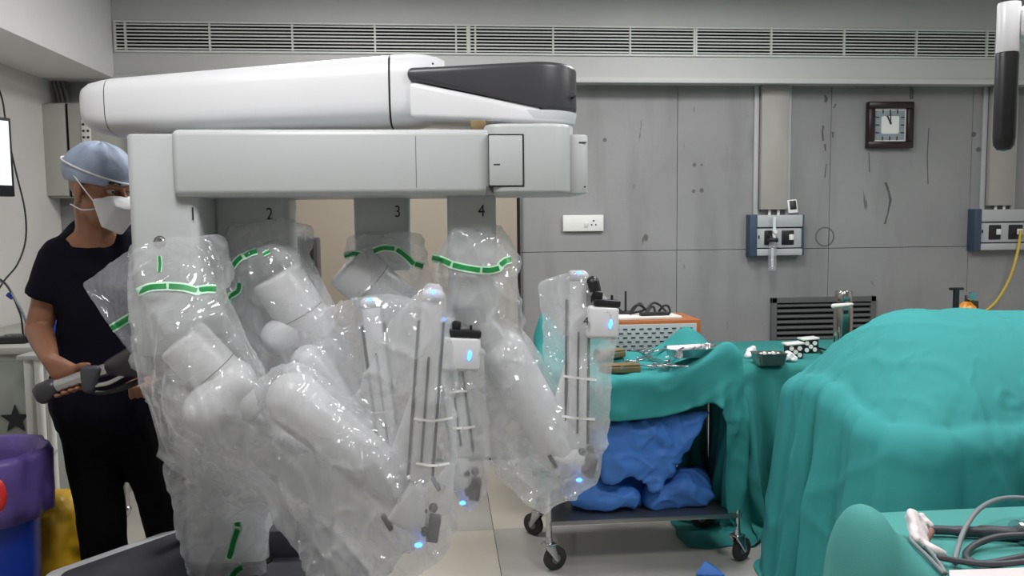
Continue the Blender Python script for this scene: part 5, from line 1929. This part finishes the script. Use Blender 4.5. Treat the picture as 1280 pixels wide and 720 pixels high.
# robotic instruments with disc drives
for (px, py, lb) in ((994, 447, 'robotic instrument with black disc-drive head next to the gauze on the back table'), (1013, 440, 'robotic instrument with black disc-drive head next to the steel flask')):
    c = on_table(px, py)
    t = thing('robotic_instrument', c, lb, 'instrument', 'robotic instruments on the back table')
    MB().box(c + Vector((0, 0.02, 0.040)), (0.082, 0.06, 0.066), None, 0.006).build('housing', 'black_plastic', t)
    MB().box(c + Vector((-0.004, 0.02, 0.076)), (0.094, 0.07, 0.010), Matrix.Rotation(math.radians(-4), 3, 'Y'), 0.003).build('top_plate', 'white_plastic', t)
    for k, (dx, dz) in enumerate(((-0.025, 0.054), (0.018, 0.054), (-0.004, 0.036), (-0.026, 0.018), (0.018, 0.020))):
        q = c + Vector((dx, -0.010, dz))
        MB().cyl(q, q + Vector((0, -0.005, 0)), 0.0115, seg=16).build('drive_disc', 'white_plastic', t)
    for k in range(2):
        A = c + Vector((0.035, 0.02 + 0.03 * k, 0.034 - 0.008 * k))
        B = on_table(px + 48 + 7 * k, py + 12 - 6 * k, 0.006)
        MB().cyl(A, B, 0.0055, seg=10).build('shaft', 'black_plastic', t)

# ---- orange-framed equipment box behind the trolley, on its own cart
EY0 = TY1 + 0.17
ea, eb = P(716, 398, EY0), P(876, 425, EY0)
t = thing('equipment_box', ((ea.x + eb.x) / 2, EY0 + 0.15, 0), 'grey slotted equipment box with orange wooden edges behind the instrument trolley', 'equipment box')
ez1 = P(800, 401, EY0).z
ez0 = ez1 - 0.30
MB().box2((ea.x, EY0, ez0), (eb.x, EY0 + 0.32, ez1), 0.004).build('cabinet', 'orange_wood', t)
fp = MB().box2((ea.x + 0.02, EY0 - 0.004, ez0 + 0.02), (eb.x - 0.022, EY0 + 0.02, ez1 - 0.018), 0.002).build('front_panel', 'device_grey', t)
sl = MB().box((0, 0, 0), (0.021, 0.003, 0.0055)).mesh('slot', 0)
for r_ in range(8):
    for q in range(14):
        x = eb.x - 0.055 - q * 0.041 - (0.02 if r_ % 2 else 0)
        o = link('slot', sl, fp, 'mark_black')
        o.location = (x, EY0 - 0.0045, ez1 - 0.04 - r_ * 0.021)
et = thing('equipment_cart', ((ea.x + eb.x) / 2, EY0 + 0.15, 0), 'low dark cart carrying the orange-edged equipment box', 'cart')
MB().box2((ea.x - 0.02, EY0 - 0.01, ez0 - 0.03), (eb.x + 0.02, EY0 + 0.36, ez0), 0.004).build('deck', 'vent_grey', et)
for x in (ea.x, eb.x):
    for y in (EY0 + 0.02, EY0 + 0.33):
        MB().cyl((x, y, 0.0), (x, y, ez0 - 0.03), 0.014, seg=12).build('leg', 'steel_dull', et)
# papers, leads, aerial on top
o = MB().box(((ea.x + eb.x) / 2 + 0.0, EY0 + 0.12, ez1 + 0.008), (0.46, 0.2, 0.014), Matrix.Rotation(0.06, 3, 'Z'), 0.002).build('paper_stack', 'paper')
tag(o, 'flat stack of white papers on the orange-edged equipment box', 'papers')
c = P(818, 396, EY0 + 0.08)
o = MB().box((c.x, c.y, ez1 + 0.024), (0.15, 0.04, 0.016), Matrix.Rotation(0.1, 3, 'Z'), 0.004).build('hand_probe', 'rail_grey')
tag(o, 'grey hand probe lying on the papers over the equipment box', 'probe')
rc = P(806, 385, EY0 + 0.14)
pts = [Vector((rc.x + 0.05 * math.cos(a_ * 0.9) + 0.010 * a_ - 0.06, rc.y + 0.03 * math.sin(a_ * 1.1), ez1 + 0.035 + 0.028 * math.sin(a_ * 1.7) + 0.010 * math.sin(a_ * 0.6))) for a_ in [0.55 * k for k in range(32)]]
pts = [P(752, 390, EY0 + 0.16), P(768, 384, EY0 + 0.16), P(782, 391, EY0 + 0.16)] + pts
o = MB().tube(pts, 0.006, 7, 5).build('coiled_lead', 'cable_black', None, 180)
tag(o, 'tangled black lead coiled on top of the equipment box', 'cable')
c = P(782, 393, EY0 + 0.18)
t = thing('aerial', (c.x, c.y, ez1 + 0.015), 'thin upright black aerial rising from the equipment box', 'aerial')
MB().cyl((c.x, c.y, ez1 + 0.015), (c.x, c.y, P(782, 364, EY0 + 0.18).z), 0.006, 0.005, 10).build('rod', 'cable_black', t)
MB().box((c.x, c.y, ez1 + 0.022), (0.08, 0.05, 0.016), None, 0.004).build('foot', 'black_plastic', t)

# ================================================================== big draped mound at the right
MZ = 0.66
ridge = [P(1165, 390, 2.86), P(1300, 404, 2.86)]
RZ0 = ridge[0].z
ml = P(1072, 470, 2.7).x
slope = P(1058, 478, 2.74)


XR, YR = ridge[0].x, 2.92                 # where the hump is highest
MY0, MY1, MX1 = 2.40, 3.22, ml + 2.1      # plan of the covered table
MX0 = P(1072, 470, 2.7).x


def mound_h(x, y):
    """height of the cloth over the table: a hump falling to the left and to the front"""
    zf = P(1200, 528, MY0 + 0.04).z
    f_ = np.clip((y - MY0) / (YR - MY0), 0, 1)
    bk = np.clip((MY1 - y) / (MY1 - YR), 0, 1)
    l_ = np.clip((x - MX0) / (XR - MX0), 0, 1)
    r_ = 1 - 0.10 * np.clip((x - XR) / 1.2, 0, 1)
    sl = np.sin(f_ * math.pi / 2) ** 0.8
    zl = zf - 0.03 + 0.10 * f_                  # along the left edge
    zr = zf + (RZ0 - zf) * sl * r_              # along the middle
    z_ = zl + (zr - zl) * (np.sin(l_ * math.pi / 2) ** 0.85)
    return z_ - 0.25 * (1 - bk) ** 2 * 0.5


NT, N1, N2 = 520, 44, 60
ccx, ccy = XR + 0.25, 2.80
th_ = np.linspace(0, 2 * math.pi, NT, endpoint=False)
# rounded rectangle seen from the centre, by marching each ray to the edge
E_ = np.zeros(NT)
for i_, t_ in enumerate(th_):
    lo_, hi_ = 0.0, 3.0
    for _ in range(40):
        m_ = (lo_ + hi_) / 2
        q_ = np.array([[ccx + m_ * math.cos(t_), ccy + m_ * math.sin(t_), 0.0]])
        ins = sd_box(q_, ((MX0 + MX1) / 2, (MY0 + MY1) / 2, 0), ((MX1 - MX0) / 2, (MY1 - MY0) / 2, 1), 0.14)[0] < 0
        lo_, hi_ = (m_, hi_) if ins else (lo_, m_)
    E_[i_] = lo_
ex_, ey_ = ccx + E_ * np.cos(th_), ccy + E_ * np.sin(th_)
seg_ = np.hypot(np.roll(ex_, -1) - ex_, np.roll(ey_, -1) - ey_)
s_ = np.concatenate([[0], np.cumsum(seg_)[:-1]])
tx_, ty_ = np.roll(ex_, -1) - np.roll(ex_, 1), np.roll(ey_, -1) - np.roll(ey_, 1)
tl_ = np.hypot(tx_, ty_)
ox_, oy_ = ty_ / tl_, -tx_ / tl_
corner = np.exp(-((np.arctan2(oy_, ox_) + math.radians(135)) / 0.5) ** 2)       # the front left corner, where the folds gather
left_ = np.clip((XR + 0.1 - ex_) / 0.45, 0, 1)
pl_ = (pleat(s_ * 34, 4.0) * (0.9 + 0.7 * corner) + 0.35 * pleat(s_ * 83, 9.0)) * (0.5 + 0.6 * left_) * (0.75 + 0.6 * noise1(s_ * 3.1, 8.0))
ze_ = mound_h(ex_ + 0 * ex_, ey_)
rings = []
for k in range(N1):
    u = (k + 0.02) / N1
    x_, y_ = ccx + (ex_ - ccx) * u, ccy + (ey_ - ccy) * u
    rings.append(np.stack([x_, y_, mound_h(x_, y_) + 0.013 * pl_ * np.clip((u - 0.55) / 0.45, 0, 1) ** 2.5], -1))
RO = 0.07
for k in range(N2 + 1):
    d_ = 1.15 * k / N2
    lean = 0.09 + 0.11 * corner
    # round the edge, then hang
    drop = np.where(d_ < RO * 1.57, RO * (1 - math.cos(min(d_ / RO, 1.57))), RO + d_ - RO * 1.57)
    outw = RO * math.sin(min(d_ / RO, 1.57)) + lean * max(0.0, d_ - 0.06)
    am = 0.016 + 0.036 * min(1.0, d_ / 0.55)
    dr = (s_ + 0.07 * d_ * np.sin(s_ * 5 + 1))
    off = outw + am * pl_ * min(1.0, 0.35 + d_ / 0.15) + 0.012 * noise1(s_ * 9 + d_ * 3, 2.0)
    z_ = ze_ - drop + 0.013 * pl_ * math.exp(-d_ / 0.05)
    rings.append(np.stack([ex_ + ox_ * off, ey_ + oy_ * off, np.maximum(z_, 0.006 + 0.0015 * k / N2)], -1))
pc = np.array(rings).transpose(1, 0, 2)
nn_ = grid_normals(pc)
nn_ *= np.where(nn_[..., 2].mean() < 0, -1.0, 1.0)


def spot(px, py, Y, r_):
    c_ = P(px, py, Y)
    return np.exp(-(((pc[..., 0] - c_.x) ** 2 + (pc[..., 2] - c_.z) ** 2) / (r_ * r_)))


cr_ = creases(pc, 1.7, 11.0, 4)
c2_ = creases(pc, 6.1, 3.2, 6, (1.2, 1.0, 0.8))
wt_ = 0.10 + 0.9 * spot(1105, 440, 2.75, 0.09) + 0.9 * spot(1255, 520, 2.5, 0.16) + 0.6 * spot(1200, 570, 2.45, 0.12)
pc = pc + nn_ * (0.010 * cr_ * wt_ + 0.009 * c2_)[..., None]
pc[..., 2] = np.maximum(pc[..., 2], 0.006)
pc = np.concatenate([pc, pc[:1]], 0)
me = cloth_mesh(pc, 'mound_drape', 0.0015, 0)
bmm = bmesh.new()
bmm.from_mesh(me)
bmesh.ops.remove_doubles(bmm, verts=bmm.verts, dist=0.0004)
bmesh.ops.recalc_face_normals(bmm, faces=bmm.faces)
bmm.to_mesh(me)
bmm.free()
for f in me.polygons:
    f.use_smooth = True
o = link('mound_drape', me, None, 'cloth_green')
tag(o, 'large green surgical drape thrown over a humped operating table in deep folds', 'cloth drape')
md = o
t = thing('operating_table', (ml + 1.0, 2.78, 0), 'operating table fully covered by the large green drape', 'operating table')
MB().box2((MX0 + 0.14, 2.54, MZ - 0.02), (ml + 1.90, 3.06, MZ + 0.07), 0.05, 3).build('mattress', 'black_plastic', t)
MB().box2((ml + 0.7, 2.6, 0.0), (ml + 1.3, 2.95, MZ - 0.02), 0.03).build('pedestal', 'steel_dull', t)

# gas cylinder head and pump behind the mound
c = P(1209, 378, 3.72)
t = thing('gas_cylinder', (c.x, 3.72, 0), 'orange gas cylinder with round gauge behind the green mound', 'gas cylinder')
MB().lathe([(0.0, 0), (0.05, 0), (0.052, 0.02), (0.052, c.z - 0.06), (0.04, c.z - 0.02), (0.015, c.z + 0.005), (0, c.z + 0.005)], (c.x, 3.72, 0), 28).build('bottle', 'cylinder_orange', t)
g = Vector((c.x - 0.006, 3.69, c.z + 0.035))
MB().cyl(g, g + Vector((0, -0.02, 0)), 0.020, seg=22).build('gauge', 'steel', t)
MB().cyl(Vector((c.x, 3.72, c.z)), Vector((c.x, 3.72, c.z + 0.035)), 0.012, seg=12).build('valve', 'rubber', t)
MB().box(Vector((c.x + 0.03, 3.71, c.z - 0.01)), (0.03, 0.03, 0.04), None, 0.006).build('valve_cap', 'rubber', t)
a_ = P(1195.5, 361, 3.58)
t = thing('pump_handle_stand', (a_.x, 3.58, 0), 'black upright pump with T-shaped handle behind the green mound', 'pump')
MB().cyl((a_.x, 3.58, 0.02), (a_.x, 3.58, a_.z), 0.014, seg=14).build('rod', 'black_plastic', t)
MB().box((a_.x, 3.58, a_.z), (0.068, 0.02, 0.012), None, 0.004).build('handle', 'black_plastic', t)
MB().cyl((a_.x, 3.58, 0.0), (a_.x, 3.58, 0.025), 0.09, seg=24).build('foot', 'black_plastic', t)

# ================================================================== near cloth with hoses
NY = 1.86
nt_z = P(1200, 668, NY + 0.1).z
kn = P(1076, 628, NY)
nx0 = P(1120, 670, NY).x


def sdf_near(p):
    d = sd_box(p, (nx0 + 0.62, NY + 0.06, nt_z - 0.21), (0.6, 0.26, 0.20), 0.035)
    k_ = sd_ell(p, (kn.x + 0.014, NY, kn.z - 0.245), (0.078, 0.13, 0.24))
    return smin(d, k_, 0.07)


pc = cloth(kn.x - 0.33, nx0 + 1.3, NY - 0.62, NY + 0.46, max(kn.z, nt_z) + 0.015, 0.0165, sdf_near, steps=180, iters=13, bend=0.06, seed=21, fric=0.6, vmax=0.7)
me = cloth_mesh(pc, 'near_drape')
o = link('near_drape', me, None, 'cloth_green_pale')
tag(o, 'pale green cloth in front of the mound with hoses lying on it', 'cloth drape')
nt_ = tree_of(me)
t = thing('arm_board', (nx0 + 0.62, NY + 0.06, 0), 'covered side board under the pale green cloth with hoses', 'board')
MB().box2((nx0 + 0.06, NY - 0.18, nt_z - 0.105), (nx0 + 1.2, NY + 0.30, nt_z - 0.018), 0.02).build('board', 'black_plastic', t)
MB().cyl((nx0 + 0.6, NY + 0.05, 0), (nx0 + 0.6, NY + 0.05, nt_z - 0.10), 0.03, seg=16).build('post', 'steel_dull', t)
MB().cyl((kn.x + 0.022, NY, 0.0), (kn.x + 0.022, NY, kn.z - 0.08), 0.022, seg=14).build('end_post', 'steel_dull', t)


def on_near(px, py, lift):
    hit = nt_.ray_cast(CAM_P, ray(px, py).normalized())
    if hit[0] is None:
        return P(px, py, NY)
    return hit[0] + Vector((0, -0.0, lift))


def nl(px, py, lift=0.006):
    c_ = PZ(px, py, nt_z + 0.01)
    if abs(c_.y - NY) > 0.5:
        c_ = P(px, py, NY)
    h_ = rain(nt_, c_.x, c_.y)
    return Vector((c_.x, c_.y, h_ + lift))


o = MB().tube([nl(1148, 664, 0.018), nl(1175, 664, 0.018), nl(1210, 666, 0.018), nl(1245, 668, 0.02), nl(1290, 672, 0.02)], [0.011, 0.012, 0.014, 0.017, 0.018], 14).build('suction_hose', 'hose_grey', None, 180)
tag(o, 'thick dark grey hose ending in a steel coupling on the pale green cloth', 'hose')
c = nl(1278, 671, 0.024)
cp = MB().cyl(c + Vector((-0.016, 0, 0)), c + Vector((0.06, 0, -0.004)), 0.031, seg=26)
cp.cyl(c + Vector((-0.018, 0, 0)), c + Vector((-0.008, 0, 0)), 0.034, seg=26)
cp.build('coupling', 'steel', o)
for nm, pts, r_, m_, lb in (
        ('light_cable', [nl(1194, 705, .012), nl(1196, 694, .02), nl(1206, 677, .05), nl(1225, 660, .07), nl(1255, 647, .07), nl(1300, 644, .06)], 0.0065, 'cable_grey', 'grey light cable arching over the thick dark hose'),
        ('camera_cable', [nl(1290, 676, .03), nl(1250, 678, .03), nl(1222, 682, .02), nl(1208, 690, .012), nl(1212, 700, .012), nl(1235, 703, .012), nl(1290, 692, .012)], 0.0085, 'hose_grey', 'dark camera cable bent back on itself under the coupling'),
        ('patch_cable', [nl(1180, 716, .01), nl(1160, 705, .01), nl(1143, 697, .01), nl(1137, 690, .012), nl(1146, 688, .014), nl(1158, 694, .012), nl(1172, 706, .012), nl(1182, 716, .01)], 0.0052, 'cable_grey', 'thin grey looped cable below the crumpled glove'),
        ('bottom_cable', [nl(1172, 706, .02), nl(1200, 706, .02), nl(1240, 708, .02), nl(1290, 704, .02)], 0.0075, 'hose_grey', 'dark cable running straight below the bent camera cable')):
    o = MB().tube(pts, r_, 10).build(nm, m_, None, 180)
    tag(o, lb, 'cable')
# crumpled glove
g0 = nl(1150, 682, 0.0)
mb = MB()
gl = lambda px, py, l_: nl(px, py, l_)
mb.hull([(gl(1138, 676, .07), .012), (gl(1152, 672, .05), .012), (gl(1146, 690, .015), .012), (gl(1156, 690, .012), .010), (gl(1136, 668, .05), .010)], 2)
mb.hull([(gl(1150, 690, .014), .012), (gl(1165, 694, .012), .012), (gl(1179, 695, .012), .010)], 2)
mb.hull([(gl(1150, 668, .06), .010), (gl(1163, 672, .045), .009)], 2)
me = remeshed(mb, 'rubber_glove', 0.0035, 3)
displace(me, lambda co, n: 0.005 * noise.noise(co * 40))
o = link('rubber_glove', me, None, 'glove')
tag(o, 'crumpled white rubber glove lying on the pale green cloth', 'glove')
MB().hull([(gl(1156, 682, .020), .010), (gl(1163, 676, .035), .010), (gl(1155, 688, .012), .008)], 2).build('stained_palm', 'glove_stain', o, 180)
sl_ = [nl(1186, 712, 0.0), nl(1300, 708, 0.0), nl(1300, 760, 0.0), nl(1190, 760, 0.0)]
mb = MB().prism([(v.x, v.y) for v in sl_], sl_[0].z + 0.002, sl_[0].z + 0.009, 0.003)
o = mb.build('plastic_sleeve', 'glove')
tag(o, 'flat white plastic sleeve at the front of the pale green cloth', 'sleeve')

# blue scrap on the floor
c = PZ(884, 716, 0.0)
o = MB().hull([(c + Vector((-0.05, -0.03, 0.01)), .008), (c + Vector((0.05, -0.05, 0.01)), .008), (c + Vector((0.03, 0.03, 0.015)), .008), (c + Vector((-0.01, 0.0, 0.045)), .006)], 2).build('blue_wrapper', 'wrap_blue')
tag(o, 'small folded blue wrapper on the floor before the trolley', 'wrapper')

# ================================================================== hanging black grip at top right
HY = 1.6
g0, g1 = P(1254.5, 189, HY), P(1254.5, 66, HY)
rg = 13.5 * HY / 1000
t = thing('ceiling_pendant', (g0.x + 0.35, HY, CEIL_Z), 'white ceiling pendant arm with a hanging black grip handle', 'pendant')
L_ = g1.z - g0.z
MB().lathe([(0.0, 0), (rg * 0.6, 0.003), (rg * 0.9, 0.012), (rg, 0.028), (rg, L_ - 0.006), (rg * 0.92, L_)], (g0.x, HY, g0.z), 32).build('grip', 'black_plastic', t)
w1 = P(1254.5, 3, HY)
MB().lathe([(rg * 0.98, 0), (rg, 0.006), (rg, w1.z - g1.z - 0.004), (rg * 0.9, w1.z - g1.z)], (g0.x, HY, g1.z), 32).build('grip_stem', 'robot_white', t)
MB().cyl((g0.x, HY, w1.z), (g0.x, HY, w1.z + 0.02), rg * 0.95, seg=28).build('stem_cap', 'black_plastic', t)
a_, b_ = P(1263, 10, HY), P(1340, 50, HY)
MB().box2((g0.x + rg * 0.6, HY - 0.03, P(1270, 50, HY).z), (g0.x + 0.40, HY + 0.03, P(1270, 9, HY).z), 0.012, 3).build('arm_beam', 'robot_white', t)
MB().cyl((g0.x + 0.36, HY, P(1270, 30, HY).z), (g0.x + 0.36, HY, CEIL_Z), 0.04, seg=24).build('drop_tube', 'robot_white', t)
MB().cyl((g0.x + 0.36, HY, CEIL_Z - 0.04), (g0.x + 0.36, HY, CEIL_Z), 0.11, seg=32).build('ceiling_flange', 'robot_white', t)
